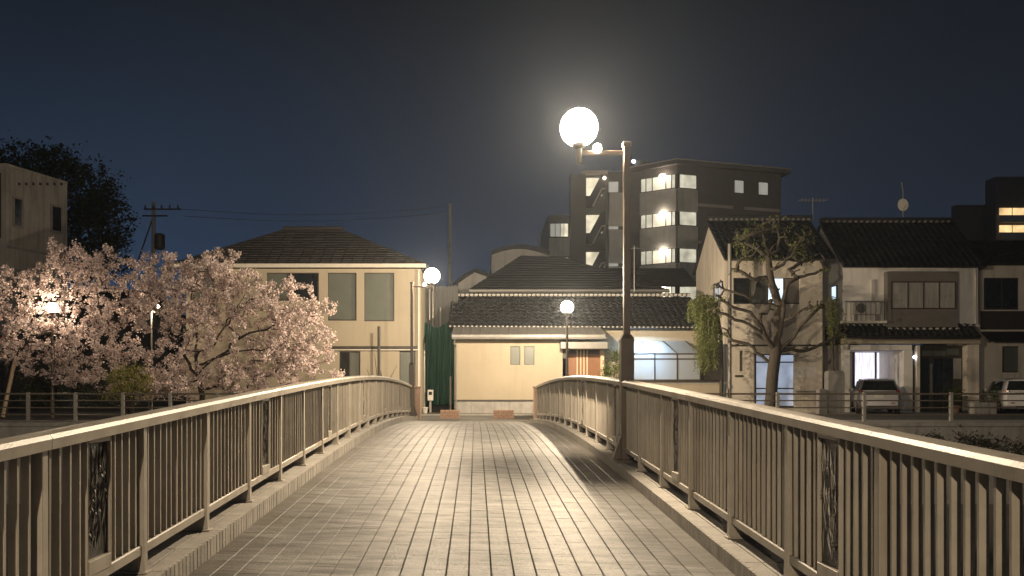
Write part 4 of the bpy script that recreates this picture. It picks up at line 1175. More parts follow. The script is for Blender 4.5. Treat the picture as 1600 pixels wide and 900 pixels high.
MB().pbox(1433, 1437.5, 540, 646, Y - .1, Y + .3).build('door_post', M['whitetrim'], hb)
MB().pbox(1512, 1530, 538, 646, Y - .05, Y + .4).build('wall', M['stucco'], hb)
MB().pbox(1427, 1432.8, 539, 646, Y + .1, Y + .3).build('wall', M['trim'], hb)
p = at(1429, 558, Y); MB().lathe(p, [(.02, -.07), (.07, -.03), (.07, .03), (.02, .07)], 10).build('porch_light', M['bulb_cool'], hb, smooth=True)
# dish on its mast on the roof
Yd = 39.2
t = thing('satellite_dish', 'round pale satellite dish on a mast above the white house ridge', 'satellite dish', (PX(1411, Yd), Yd, 9.1))
MB().tube([(PX(1411, Yd), Yd, 9.2), (PX(1411, Yd), Yd, PZ(300, Yd)), (PX(1409, Yd), Yd, PZ(285, Yd))], .028, 6).build('mast', M['galv'], t)
cc = at(1411, 320, Yd - .15)
q = MB(); rings = []
for rr_, dd in ((.01, .06), (.12, .045), (.2, .02), (.26, 0)):
    rings.append([(cc.x + rr_ * math.cos(a * PI / 10), cc.y + dd, cc.z + 1.15 * rr_ * math.sin(a * PI / 10)) for a in range(20)])
q.loft(rings); q.build('dish', M['whitetrim'], t, smooth='auto')
MB().tube([cc + Vector((0, .04, -.26)), cc + Vector((0, -.3, -.05))], .012, 5).build('feed_arm', M['galv'], t)
# concrete gate posts
for px0, px1, py0, lab, Yg in ((1294, 1320, 579, 'broad rounded concrete gate post by the silver car', 34.2), (1281, 1293, 608, 'short pale stone bollard beside the broad concrete gate post', 34.0)):
    q = MB(); xa, xb = PX(px0, Yg), PX(px1, Yg); zt = PZ(py0, Yg); r = min(.12, (xb - xa) * .3)
    pts = [(xa, Yg, G0)] + [(xa + r - r * math.cos(a * PI / 8), Yg, zt - r + r * math.sin(a * PI / 8)) for a in range(5)] + [(xb - r + r * math.sin(a * PI / 8), Yg, zt - r + r * math.cos(a * PI / 8)) for a in range(5)] + [(xb, Yg, G0)]
    q.prism(pts[::-1], (0, .4, 0)); tag(q.build('gate_post', M['concrete'], bevel=.015), lab, 'gate post')

# ------------------------------------------------------------------ dark house at the right edge
Y = 38.0
hd = thing('dark_house', 'unlit dark house at the edge behind the white car', 'house', (PX(1570, Y), Y, G0))
x0, x1 = PX(1532, Y), PX(1700, Y)
holes = [(PX(1537, Y), PX(1592, Y), PZ(484, Y), PZ(434, Y)), (PX(1566, Y), PX(1592, Y), PZ(582, Y), PZ(541, Y))]
MB().wall(x0, x1, G0, PZ(415, Y), Y, holes, .1, 5).build('wall', M['stucco'], hd)
window(hd, 1537, 1592, 434, 484, Y + .1, [M['darkglass'], M['darkglass']], fw=.06)
window(hd, 1566, 1592, 541, 582, Y + .1, [M['greyblind']], fw=.05)
MB().box(x0, x1, Y - .03, Y + .0, PZ(515, Y), PZ(486, Y)).build('dark_cladding', M['trim'], hd)
tile_slope((x0 - .3, Y - .5, PZ(413, Y)), (x1, Y - .5, PZ(413, Y)), (x1, Y + 3, PZ(376, Y + 3)), (x0 + 1.0, Y + 3, PZ(376, Y + 3)), .29, 9).build('roof', M['tile'], hd)
MB().hexa([(x0, Y - .8, PZ(535, Y)), (x1, Y - .8, PZ(535, Y)), (x1, Y - .031, PZ(520, Y)), (x0, Y - .031, PZ(520, Y)), (x0, Y - .8, PZ(533, Y)), (x1, Y - .8, PZ(533, Y)), (x1, Y - .031, PZ(518, Y)), (x0, Y - .031, PZ(518, Y))]).build('lower_roof', M['tile'], hd)

# far apartments with orange balconies
Yf = 95.0
fa = thing('distant_apartments', 'distant dark apartments with orange lit balconies over the dark house roof', 'apartment building', (PX(1560, Yf), Yf, G0))
MB().pbox(1494, 1556, 320, 640, Yf + 2, Yf + 3).build('low_wing', M['aptwall'], fa)
MB().pbox(1556, 1720, 276, 640, Yf, Yf + 2).build('main_block', M['aptwall'], fa)
for r in range(4):
    for k in range(7):
        a = 1562 + k * 21
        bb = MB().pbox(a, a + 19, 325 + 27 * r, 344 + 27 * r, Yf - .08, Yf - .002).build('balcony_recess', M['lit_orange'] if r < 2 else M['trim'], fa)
        MB().pbox(a, a + 20.5, 336 + 27 * r, 347 + 27 * r, Yf - 1.0, Yf - .85).build('balcony_parapet', M['aptparapet'], fa)
for px_, py_, m_ in ((1548, 333, M['lamp_hot']), (1550, 357, M['bulb_cool'])):
    p = at(px_, py_, Yf + 1.8); MB().lathe(p, [(.03, -.22), (.2, -.1), (.2, .1), (.03, .2)], 10).build('wall_light', m_, fa, smooth=True)
w_ = MB().pbox(1541, 1556, 353, 362, Yf + 1.9, Yf + 1.99).build('window', M['lit_frost'], fa)

# ------------------------------------------------------------------ cars (seen from behind)
def car(label, group, X, Y, paint, yaw=0.0):
    root = thing('parked_car', label, 'car', (0, 0, 0), group)
    W, H, Ln = .86, 1.52, 3.9
    def ring(y, wl_, wb, z0, zb, n=None):
        return [(-wl_, y, z0), (wl_, y, z0), (wb, y, (z0 + zb) * .5), (wb * .97, y, zb), (-wb * .97, y, zb), (-wb, y, (z0 + zb) * .5)]
    b = MB()
    b.loft([ring(.02, .70, .74, .30, .92), ring(.12, .78, .83, .22, .97), ring(.7, .80, W, .19, .99), ring(2.3, .80, W, .19, .97), ring(3.0, .80, W, .20, .93), ring(3.65, .74, .80, .24, .80), ring(3.9, .60, .66, .32, .66)])
    body = b.build('body', paint, root, smooth='auto', bevel=.02)
    g_ = MB()
    def gr_(y, wb, wt, zb, zt): return [(-wb, y, zb), (wb, y, zb), (wt, y, zt), (wt * .6, y, zt + .035), (-wt * .6, y, zt + .035), (-wt, y, zt)]
    g_.loft([gr_(.10, .80, .795, .96, .98), gr_(.42, .80, .62, .96, 1.44), gr_(.75, .81, .64, .96, 1.49), gr_(1.7, .81, .65, .96, 1.50), gr_(2.15, .81, .62, .95, 1.44), gr_(2.9, .79, .74, .92, .95)])
    g_.build('cabin', paint, root, smooth='auto', bevel=.015)
    # rear window lies along the hatch slope, proud of it
    q = MB(); q.hexa([(-.70, .068, 1.02), (.70, .068, 1.02), (.70, .17, 1.02), (-.70, .17, 1.02), (-.555, .335, 1.41), (.555, .335, 1.41), (.555, .42, 1.41), (-.555, .42, 1.41)])
    q.build('rear_window', M['darkglass'], root, bevel=.01)
    q = MB(); q.hexa([(-.70, 2.20, 1.40), (.70, 2.20, 1.40), (.72, 2.86, 1.0), (-.72, 2.86, 1.0), (-.58, 2.22, 1.43), (.58, 2.22, 1.43), (.70, 2.9, 1.01), (-.70, 2.9, 1.01)]); q.build('windscreen', M['darkglass'], root)
    for s_ in (-1, 1):
        q = MB(); q.hexa([(s_ * .80, .55, 1.0), (s_ * .80, 2.3, 1.0), (s_ * .818, 2.3, 1.0), (s_ * .818, .55, 1.0), (s_ * .655, .68, 1.40), (s_ * .655, 2.02, 1.40), (s_ * .672, 2.02, 1.40), (s_ * .672, .68, 1.40)])
        q.build('side_window', M['darkglass'], root)
        q = MB(); q.hexa([(s_ * .60, .015, .80), (s_ * .79, .06, .80), (s_ * .82, .22, .80), (s_ * .60, .1, .80), (s_ * .64, .04, 1.02), (s_ * .78, .09, 1.02), (s_ * .80, .22, 1.02), (s_ * .64, .12, 1.02)])
        q.build('tail_light', M['redlens'], root, bevel=.015)
        q = MB(); q.loft([[(s_ * .84, 2.32 + dy, 1.0 + dz) for dy, dz in ((-.02, -.05), (.05, -.05), (.05, .05), (-.02, .05))], [(s_ * 1.02, 2.30 + dy, 1.0 + dz) for dy, dz in ((-.03, -.07), (.06, -.06), (.06, .07), (-.03, .08))]]); q.build('door_mirror', paint, root, bevel=.01)
        for yy in (.72, 3.15):
            q = MB(); q.prism([(s_ * .66, yy + .30 * math.cos(a * PI / 10), .30 + .30 * math.sin(a * PI / 10)) for a in range(20)], (s_ * .19, 0, 0)); wh = q.build('wheel', M['tyre'], root, bevel=.02)
            q = MB(); q.prism([(s_ * .845, yy + .19 * math.cos(a * PI / 8), .30 + .19 * math.sin(a * PI / 8)) for a in range(16)], (s_ * .012, 0, 0)); q.build('rim', M['galv'], wh)
    q = MB(); q.loft([[(-.72, y_, z_) for y_, z_ in ((-.05, .34), (.10, .30), (.10, .60), (-.04, .58))], [(.72, y_, z_) for y_, z_ in ((-.05, .34), (.10, .30), (.10, .60), (-.04, .58))]]); q.build('rear_bumper', paint, root, bevel=.03)
    MB().box(-.4, .4, -.055, .02, .27, .335).build('bumper_insert', M['blackplastic'], root)
    MB().box(-.17, .17, -.012, .02, .69, .86).build('number_plate', M['plate'], root)
    MB().box(-.42, .42, -.006, .03, .875, .91).build('hatch_trim', M['galv'], root, bevel=.006)
    MB().box(-.03, .28, .14, .17, 1.035, 1.05).build('rear_wiper', M['blackplastic'], root)
    for s_ in (-1, 1): MB().box(s_ * .52 - .07, s_ * .52 + .07, -.06, -.03, .45, .50).build('reflector', M['redlens'], root)
    root.location = (X, Y, G0 + .02); root.rotation_euler = (0, 0, yaw)
    return root
car('silver hatchback parked tail out in the carport of the white house', 'cars parked across the river', PX(1374, 34.4), 34.4, M['silver'], -.36)
car('white hatchback parked in front of the dark house', 'cars parked across the river', PX(1604, 34.6), 34.6, M['whitecar'], -.32)
# block planter and pots by the dark house
t = thing('block_planter', 'low concrete block planter between the silver and white cars', 'planter', (PX(1540, 34.4), 34.4, G0))
for k in range(3): MB().pbox(1522 + 12 * k + .3, 1534 + 12 * k - .3, 629, 647, 34.4, 34.8).build('block', M['concrete'], t, bevel=.01)
def leaf_cloud(q, ells, n, size, rnd, upright=False, narrow=.55):
    """leaf-sized quads scattered through the outer part of some ellipsoids (cx,cy,cz,rx,ry,rz)"""
    vol = [e[3] * e[4] * e[5] for e in ells]; tot = sum(vol)
    clumps = []
    for e, v in zip(ells, vol):
        for _ in range(max(3, int(n / 26 * v / tot))):
            while True:
                a = Vector((rnd.uniform(-1, 1), rnd.uniform(-1, 1), rnd.uniform(-1, 1)))
                if .25 < a.length < 1: break
            clumps.append((Vector((e[0] + a.x * e[3], e[1] + a.y * e[4], e[2] + a.z * e[5])), rnd.uniform(.5, 1.3) * size * 2.6))
    for _ in range(n):
        c_, r_ = rnd.choice(clumps)
        p = c_ + Vector((rnd.gauss(0, .5), rnd.gauss(0, .5), rnd.gauss(0, .45))) * r_
        d_ = Vector((rnd.gauss(0, 1), rnd.gauss(0, 1), rnd.gauss(.2, .8))).normalized()
        w_ = d_.orthogonal().normalized(); w_.rotate(Matrix.Rotation(rnd.uniform(0, 6.28), 3, d_))
        s_ = size * rnd.uniform(.6, 1.2)
        q.face([p - w_ * s_ * narrow * .5, p + d_ * s_ * .5 , p + w_ * s_ * narrow * .5, p - d_ * s_ * .5])
    return clumps
for px_, py_, lab in ((1492, 606, 'small dark potted shrub by the black entrance door'), (1552, 610, 'leafy potted plant in front of the dark house, near the white car')):
    Yq = 35.6; c = at(px_, py_, Yq)
    t = thing('potted_plant', lab, 'potted plant', (c.x, Yq, G0))
    MB().lathe((c.x, Yq, G0 + .02), [(.14, 0), (.2, .3), (.22, .3), (.22, .35), (.18, .35)], 14).build('pot', M['terracotta'], t, smooth='auto')
    q = MB(); leaf_cloud(q, [(c.x, Yq, .75, .3, .3, .42)], 420, .09, random.Random(px_)); q.build('foliage', M['bushleaf'], t)

# ------------------------------------------------------------------ riverside fences
def river_fence(label, pxs, px_a, px_b, Y=27.6):
    t = thing('riverside_fence', label, 'fence', (PX((px_a + px_b) / 2, Y), Y, G0))
    zs = [PZ(v, Y) for v in (615.5, 626, 637, 648)]
    for i_, z_ in enumerate(zs):
        MB().tube([(PX(px_a, Y), Y, z_), (PX(px_b, Y), Y, z_)], .032 if i_ == 0 else .022, 8).build('rail', M['fence'], t, smooth='auto')
    for px_ in pxs:
        x = PX(px_, Y); MB().box(x - .055, x + .055, Y - .05, Y + .05, G0 + .03, PZ(613, Y)).build('post', M['concrete'], t, bevel=.015)
    return t
river_fence('brown four-rail pipe fence along the far bank in front of the cars', [945, 1080, 1215, 1350, 1486, 1621], 872, 1760)
river_fence('brown four-rail pipe fence along the far bank under the cherry trees', [-104, -30, 44, 118, 192, 266, 340, 414, 488, 562], -180, 640)

# ------------------------------------------------------------------ concrete block building at left
c0 = Vector((PX(10, 45), 45, 0)); c1 = Vector((PX(105, 49.1), 49.1, 0))
cb = thing('concrete_building', 'weathered bare concrete block building at the edge behind the cherry tree', 'building', (c0.x, 45, G0))
zt = PZ(255, 45)
q = MB(); q.prism([(c0.x, c0.y, G0), (c1.x, c1.y, G0), (c1.x - 12, c1.y + 5, G0), (c0.x - 12, c0.y + 1.0, G0)], (0, 0, zt - G0)); q.build('wall', M['oldconcrete'], cb)
def cface(px0, px1, py0, py1, out, thick, name, m_, parent):
    a = on_face(c0, c1, px0, 300); b = on_face(c0, c1, px1, 300)
    nn = Vector((c1.y - c0.y, -(c1.x - c0.x), 0)).normalized()
    if nn.x < 0: nn = -nn
    a, b = a + nn * out, b + nn * out; a2, b2 = a - nn * thick, b - nn * thick
    za0, za1, zb0, zb1 = PZ(py1, a.y), PZ(py0, a.y), PZ(py1, a.y), PZ(py0, a.y)
    return MB().hexa([(a.x, a.y, za0), (b.x, b.y, zb0), (b2.x, b2.y, zb0), (a2.x, a2.y, za0), (a.x, a.y, za1), (b.x, b.y, zb1), (b2.x, b2.y, zb1), (a2.x, a2.y, za1)]).build(name, m_, parent)
for a, b, c_, d_ in ((19, 35, 306, 354), (78, 97, 318, 362), (24, 40, 420, 470)):
    w_ = cface(a, b, c_, d_, .06, .05, 'window', M['concrete'], cb)
    cface(a + 3, b - 3, c_ + 4, d_ - 3, .075, .014, 'pane', M['darkglass'], w_)
for k in range(7): cface(28 + 11 * k, 31 + 11 * k, 285, 289, .05, .045, 'anchor_boss', M['trim'], cb)
cface(10.5, 104.5, 256, 260, .05, .045, 'parapet_band', M['oldconcrete'], cb)
cface(10.5, 104.5, 383, 387, .05, .045, 'floor_band', M['concrete'], cb)
MB().box(c0.x - 4, c0.x - .3, c0.y - .06, c0.y + .3, PZ(372, 45), PZ(270, 45)).build('shutter', M['trim'], cb)
tag(MB().box(PX(-60, 40), PX(40, 40), 40, 43, G0, PZ(520, 40)).build('shed', M['trim']), 'low dark shed below the concrete building behind the fence', 'shed')

# ------------------------------------------------------------------ utility poles and wires
def utility_pole(label, px_, py0, Y, arm=True):
    x = PX(px_, Y)
    t = thing('utility_pole', label, 'utility pole', (x, Y, G0))
    zt = PZ(py0, Y)
    MB().tube([(x, Y, G0), (x, Y, zt)], [.19, .12], 10).build('pole', M['concrete'], t, smooth='auto')
    if arm:
        MB().box(x - .6, x + 1.9, Y - .18, Y - .13, zt - .55, zt - .45).build('crossarm', M['trim'], t)
        MB().box(x - .7, x + 1.0, Y - .19, Y - .14, zt - 1.0, zt - .9).build('crossarm', M['trim'], t)
        for k in range(5): MB().lathe((x - .5 + k * .55, Y - .155, zt - .45), [(.04, 0), (.07, .08), (.05, .12), (.06, .2), (.02, .22)], 8).build('insulator', M['trim'], t)
        MB().lathe((x + .45, Y - .1, zt - 3.2), [(.3, 0), (.34, .05), (.34, .95), (.25, 1.05), (.05, 1.1)], 14).build('transformer', M['trim'], t, smooth='auto')
        MB().tube([(x - .05, Y - .1, zt - 1.2), (x - 1.1, Y - .1, zt - 4.2)], .05, 6).build('guy_brace', M['trim'], t)
    return t
utility_pole('utility pole with crossarms and a transformer behind the cherry trees', 240, 316, 55.0)
utility_pole('plain faint utility pole behind the tiled house', 703, 318, 60.0, False)
w = MB()
for dz, y_ in ((0, 0), (-.45, .1)):
    A = Vector((PX(285, 55), 55, PZ(327, 55) + dz)); B = Vector((PX(703, 60), 60, PZ(322, 60) + dz))
    w.tube([A.lerp(B, k / 12) + Vector((0, 0, -.5 * math.sin(PI * k / 12))) for k in range(13)], .018, 4)
tag(w.build('power_line', M['trim']), 'pair of thin overhead wires between the two utility poles', 'power line')

# ------------------------------------------------------------------ trees
class Tree:
    def __init__(s, seed): s.r = random.Random(seed); s.p = []; s.par = []; s.tips = []
    def add(s, p, par): s.p.append(Vector(p)); s.par.append(par); return len(s.p) - 1
    def chain(s, pts, par=-1, step=.3, wob=.03):
        prev = par; last = s.p[par] if par >= 0 else None
        for k, q in enumerate(pts):
            q = Vector(q)
            if last is None: prev = s.add(q, -1)
            else:
                n = max(1, int((q - last).length / step))
                for i in range(1, n + 1):
                    j = Vector((s.r.gauss(0, wob), s.r.gauss(0, wob), s.r.gauss(0, wob))) if i < n else Vector((0, 0, 0))
                    prev = s.add(last.lerp(q, i / n) + j, prev)
            last = q
        return prev
    def attract(s, targets, step=.22, sag=.0, lift=.12, limit=0):
        """each target grows a twig from the nearest wood, nearest targets first"""
        root = s.p[min(len(s.p) - 1, 3)]
        todo = sorted(targets, key=lambda t: (t - root).length)
        P = np.array([tuple(v) for v in s.p])
        for t in todo:
            dvec = np.linalg.norm(P - np.array(t), axis=1) + .25 * np.maximum(0, P[:, 2] - t.z)
            i = int(dvec.argmin()); a = s.p[i]
            L_ = (t - a).length; n = max(2, int(L_ / step)); prev = i; path = []
            mid = (a + t) / 2 + Vector((s.r.gauss(0, .1), s.r.gauss(0, .1), s.r.gauss(0, .07) + lift)) * L_
            for k in range(1, n + 1):
                u = k / n
                q = a * (1 - u) ** 2 + mid * 2 * u * (1 - u) + t * u * u
                prev = s.add(q, prev); path.append(prev)
            s.tips.append(path)
            P = np.vstack([P, np.array([tuple(s.p[k]) for k in path])])
    def radii(s, tip=.007, ex=2.3):
        r = [0.0] * len(s.p); ch = [0] * len(s.p)
        for i in range(len(s.p) - 1, -1, -1):
            v = (r[i] if ch[i] else tip ** ex)
            r[i] = v
            if s.par[i] >= 0:
                r[s.par[i]] += v; ch[s.par[i]] = 1
        return [x ** (1 / ex) for x in r]
    def mesh(s, tip=.007, ex=2.3, cap=None, n=6):
        rad = s.radii(tip, ex)
        if cap: rad = [min(v, cap) for v in rad]
        s.rad = rad
        kids = {}
        for i, p in enumerate(s.par): kids.setdefault(p, []).append(i)
        m = MB(); stack = [(i, None) for i in kids.get(-1, [])]
        while stack:
            i, frm = stack.pop()
            path = [i] if frm is None else [frm, i]
            while kids.get(path[-1]):
                ks = sorted(kids[path[-1]], key=lambda k: -rad[k])
                for o_ in ks[1:]: stack.append((o_, path[-1]))
                path.append(ks[0])
            if len(path) > 1:
                rr_ = [rad[k] for k in path]
                if frm is not None: rr_[0] = min(rr_[0], rr_[1] * 1.25)
                m.tube([s.p[k] for k in path], rr_, n if max(rr_) > .03 else 4)
        return m

def in_ells(ells, n, rnd, avoid=None, ar=.6, shell=.0):
    out = []; vol = [e[3] * e[4] * e[5] for e in ells]
    while len(out) < n:
        e = rnd.choices(ells, vol)[0]
        a = Vector((rnd.uniform(-1, 1), rnd.uniform(-1, 1), rnd.uniform(-1, 1)))
        if not shell < a.length < 1: continue
        p = Vector((e[0] + a.x * e[3], e[1] + a.y * e[4], e[2] + a.z * e[5]))
        if avoid is not None and (p - avoid).length < ar: continue
        out.append(p)
    return out

def blossoms(tree, rnd, per_m=7.5, size=.062, spread=.075, start=.15):
    q = MB()
    for path in tree.tips:
        for k, i in enumerate(path):
            if k / max(1, len(path)) < start: continue
            a = tree.p[tree.par[i]]; b = tree.p[i]
            for _ in range(max(1, int((b - a).length * per_m + rnd.random()))):
                c_ = a.lerp(b, rnd.random()) + Vector((rnd.gauss(0, .05), rnd.gauss(0, .05), rnd.gauss(0, .05)))
                for _ in range(rnd.randint(9, 18)):
                    p = c_ + Vector((rnd.gauss(0, 1), rnd.gauss(0, 1), rnd.gauss(0, 1))) * spread * .62
                    d_ = Vector((rnd.gauss(0, 1), rnd.gauss(0, 1), rnd.gauss(0, 1))).normalized()
                    u_ = d_.orthogonal().normalized(); u_.rotate(Matrix.Rotation(rnd.uniform(0, 6.28), 3, d_)); v_ = d_.cross(u_)
                    s_ = size * rnd.uniform(.65, 1.15) * .5
                    q.face([p - u_ * s_, p - v_ * s_ + d_ * s_ * .4, p + u_ * s_, p + v_ * s_ + d_ * s_ * .4])
    return q

def px_ells(lst, Y, ry):
    s_ = Y / F
    return [(PX(a, Y), Y + (e[0] if e else 0), PZ(b, Y), rx * s_, ry, rz * s_) for a, b, rx, rz, *e in lst]

# cherry tree in front of the hipped house
Yc = 30.6
ct = thing('cherry_tree', 'spreading cherry tree in full pink blossom in front of the hipped house', 'tree', (PX(318, Yc), Yc, G0), 'cherry trees in blossom')
T = Tree(21)
b0 = at(318, 652, Yc)
tr_top = T.chain([(b0.x, Yc, G0), at(316, 618, Yc), at(309, 585, Yc), at(306, 560, Yc)], step=.25, wob=.02)
fk = T.chain([at(306, 520, Yc), at(300, 480, Yc + .4), at(295, 440, Yc + .7)], tr_top, wob=.04)
T.chain([at(335, 560, Yc - .4), at(365, 548, Yc - .9), at(420, 545, Yc - 1.0)], tr_top - 2, wob=.05)
T.chain([at(345, 555, Yc + .3), at(390, 520, Yc + .3), at(440, 505, Yc), at(490, 495, Yc)], tr_top - 1, wob=.05)
T.chain([at(335, 540, Yc - .6), at(370, 480, Yc - .5), at(395, 440, Yc - .3)], tr_top, wob=.05)
T.chain([at(280, 545, Yc + .2), at(250, 510, Yc - .2), at(235, 455, Yc)], tr_top - 2, wob=.05)
ells = px_ells([(390, 500, 120, 82), (455, 500, 72, 74), (320, 455, 90, 62), (250, 460, 52, 68), (265, 560, 64, 58), (420, 570, 90, 42), (345, 420, 55, 32), (475, 540, 56, 62), (300, 600, 70, 24), (375, 595, 60, 26), (262, 425, 45, 36), (285, 470, 40, 50), (490, 590, 52, 30), (240, 600, 50, 26)], Yc, 1.9)
T.attract(in_ells(ells, 960, random.Random(5), shell=.25), lift=.04)
q = T.mesh(.0085, 2.3, .18); q.build('trunk', M['bark'], ct, smooth=True)
blossoms(T, random.Random(31), 23, .082, .092).build('blossom_crown', M['blossom'], ct, kind='stuff')

# cherry tree by the lamp
Yl = 31.0
ct2 = thing('cherry_tree', 'leaning cherry tree in blossom lit by the lamp inside it, beside the concrete building', 'tree', (PX(2, Yl), Yl, G0), 'cherry trees in blossom')
T = Tree(33)
top = T.chain([(PX(-2, Yl), Yl, G0), at(8, 610, Yl), at(22, 570, Yl), at(40, 535, Yl), at(60, 500, Yl)], step=.25, wob=.02)
T.chain([at(95, 470, Yl + .2), at(110, 430, Yl + .1), at(100, 400, Yl)], top, wob=.04)
T.chain([at(120, 520, Yl - .2), at(160, 500, Yl), at(150, 450, Yl), at(120, 415, Yl + .2)], top - 2, wob=.04)
T.chain([at(100, 545, Yl), at(150, 570, Yl - .2), at(185, 585, Yl)], top - 3, wob=.04)
T.chain([at(20, 500, Yl), at(-20, 480, Yl), at(-60, 470, Yl)], top - 2, wob=.04)
lampc = at(82, 481, 30.9)
ells = px_ells([(90, 470, 95, 62, .2), (150, 420, 62, 40), (60, 528, 72, 42), (155, 540, 62, 52), (30, 460, 62, 46), (190, 470, 45, 56), (110, 400, 42, 28), (-40, 500, 60, 70), (165, 590, 40, 26), (100, 580, 60, 22)], Yl, 1.7)
pts = in_ells(ells, 760, random.Random(15), lampc, .5, shell=.2)
# keep the view of the lamp free, as the branches do in the photograph
pts = [p for p in pts if not (p.y < 31.0 and abs(p.x - lampc.x * p.y / 30.9) < .30 and abs(p.z - (EYE + (lampc.z - EYE) * p.y / 30.9)) < .30)]
T.attract(pts, lift=.04)
q = T.mesh(.0085, 2.3, .16); q.build('trunk', M['bark'], ct2, smooth=True)
blossoms(T, random.Random(37), 17, .082, .092).build('blossom_crown', M['blossom'], ct2, kind='stuff')
tag(MB().tube([at(4, 652, 30.2), at(24, 560, 30.6)], .07, 8).build('tree_prop', M['slat'], smooth='auto'), 'pale slanted prop leaning under the cherry tree by the fence', 'prop')
# round traffic mirror
c = at(10, 540, 32.0)
t = thing('traffic_mirror', 'round orange-rimmed traffic mirror partly hidden by the leaning cherry tree', 'mirror', (c.x, 32.0, G0))
MB().tube([(c.x, 32.05, G0), (c.x, 32.05, c.z + .3)], .04, 8).build('pole', M['trim'], t, smooth='auto')
def disc(r0_, r1_, y0_, y1_): return [[(c.x + .55 * rr_ * math.cos(a * PI / 12), yy_ + .8 * rr_ * math.cos(a * PI / 12), c.z + rr_ * math.sin(a * PI / 12)) for a in range(24)] for rr_, yy_ in ((r0_, y0_), (r1_, y1_))]
MB().loft(disc(.36, .36, 31.94, 32.0)).build('rim', M['orange'], t, smooth='auto')
MB().loft(disc(.31, .31, 31.925, 31.938)).build('glass', M['mirror'], t, smooth='auto')

# yellow-green shrub, leaf colour raised to look lamplit; and a green bush
for lab, lst, Yq, nm, n_, sz in (('bright yellow-green shrub under the cherry trees beside the park lamp pole', [(200, 592, 34, 28), (182, 608, 22, 24), (222, 606, 18, 24)], 28.9, 'shrubleaf', 2600, .085),
                                  ('green bush between the timber door and the tall lamp post', [(958, 570, 14, 30), (956, 595, 15, 30), (962, 620, 13, 25)], 35.9, 'bushleaf', 1500, .10)):
    ells = px_ells(lst, Yq, .55)
    t = thing('shrub' if nm == 'shrubleaf' else 'bush', lab, 'shrub', (ells[0][0], Yq, G0))
    q = MB(); cl = leaf_cloud(q, ells, n_, sz, random.Random(n_)); q.build('foliage', M[nm], t)
    st = MB(); rq = random.Random(2)
    for k in range(12):
        c_ = rq.choice(cl)[0]; b0 = Vector((ells[0][0] + rq.uniform(-.2, .2), Yq, G0)); st.tube([b0, b0.lerp(c_, .5) + Vector((0, 0, .15)), c_], [.025, .015, .006], 5)
    st.build('stems', M['bark'], t)
# pine needles above the left fence are dark; the big evergreen behind the concrete building
Yt = 60.0
t = thing('evergreen_tree', 'large black evergreen tree rising behind the concrete building', 'tree', (PX(120, Yt), Yt, G0))
ells = px_ells([(70, 285, 55, 52), (130, 305, 58, 55), (165, 350, 42, 60), (110, 360, 80, 60), (40, 262, 45, 36), (155, 410, 50, 40), (20, 300, 45, 60), (100, 255, 35, 22)], Yt, 2.6)
q = MB(); cl = leaf_cloud(q, ells, 17000, .30, random.Random(77)); q.build('crown', M['darkleaf'], t, kind='stuff')
T = Tree(5); T.chain([(PX(120, Yt), Yt, G0), at(118, 480, Yt), at(112, 400, Yt), at(105, 330, Yt)], wob=.05, step=.8)
T.attract([c_[0] for c_ in random.Random(1).sample(cl, 120)], step=.6)
T.mesh(.03, 2.3, .45).build('trunk', M['bark'], t, smooth=True)
# low dark hedge behind the left fence
q = MB(); leaf_cloud(q, px_ells([(60, 600, 60, 34), (150, 606, 60, 30), (-30, 600, 60, 40)], 33.0, .5), 2600, .12, random.Random(8))
tag(q.build('hedge', M['darkleaf']), 'low dark hedge behind the fence below the cherry blossom', 'hedge')
# ivy hanging on the right river wall
q = MB(); leaf_cloud(q, px_ells([(1560, 700, 90, 16), (1680, 700, 90, 22), (1480, 688, 50, 8)], 26.5, .25), 2600, .10, random.Random(88))
o = q.build('bank_ivy', M['ivyleaf']); o['kind'] = 'stuff'

# ------------------------------------------------------------------ pollarded willow
Yw = 33.2
wt = thing('willow_tree', 'pollarded willow with knobbly bare limbs and a few drooping leaves', 'tree', (PX(1207, Yw), Yw, G0))
def wp(cx, cy, dy=0.0): return at(1060 + .411 * cx, 310 + .411 * cy, Yw + dy)
T = Tree(9)
tk = T.chain([(wp(350, 780).x, Yw, G0), wp(350, 780), wp(356, 700), wp(362, 640)], step=.25, wob=.01)
limbs = []
def limb(pts, par):
    e = T.chain([wp(*p) for p in pts], par, step=.22, wob=.035); limbs.append(e); return e
tk2 = T.chain([wp(370, 580)], tk, step=.25)
limb([(320, 600), (285, 565), (240, 548), (205, 540), (185, 515)], tk)
l2 = limb([(340, 540, -.2), (318, 490, -.4), (290, 455, -.5), (250, 425, -.5), (195, 408, -.6), (160, 382, -.6)], tk2)
limb([(268, 478, -.5), (215, 462, -.6), (180, 440, -.7), (140, 425, -.7)], l2 - 9)
l3 = limb([(374, 500, .1), (382, 430, .1), (376, 390, .2), (355, 330, .2), (346, 270, .2), (340, 220, .1)], tk2)
limb([(420, 545, -.1), (460, 490, -.3), (505, 445, -.4), (545, 408, -.4)], tk2)
limb([(430, 572, .2), (480, 580, .3), (540, 555, .3), (590, 535, .4), (620, 515, .4)], tk2)
l4 = limb([(384, 520, -.1), (398, 440, -.3), (404, 370, -.3), (418, 320, -.3), (455, 300, -.4), (520, 285, -.4), (560, 265, -.4)], tk2)
limb([(430, 455, -.4), (470, 425, -.5), (500, 410, -.5)], l4 - 12)
l5 = limb([(330, 300, .2), (290, 310, .1), (250, 285, 0), (220, 270, 0)], l3 - 4)
limb([(375, 200, .1), (385, 150, 0), (370, 100, 0)], l3)
limb([(310, 200, .3), (270, 175, .3), (240, 165, .3)], l3)
limb([(400, 250, -.2), (440, 200, -.2), (470, 150, -.1)], l3 - 2)
limb([(325, 150, .1), (320, 105, .1)], l3)
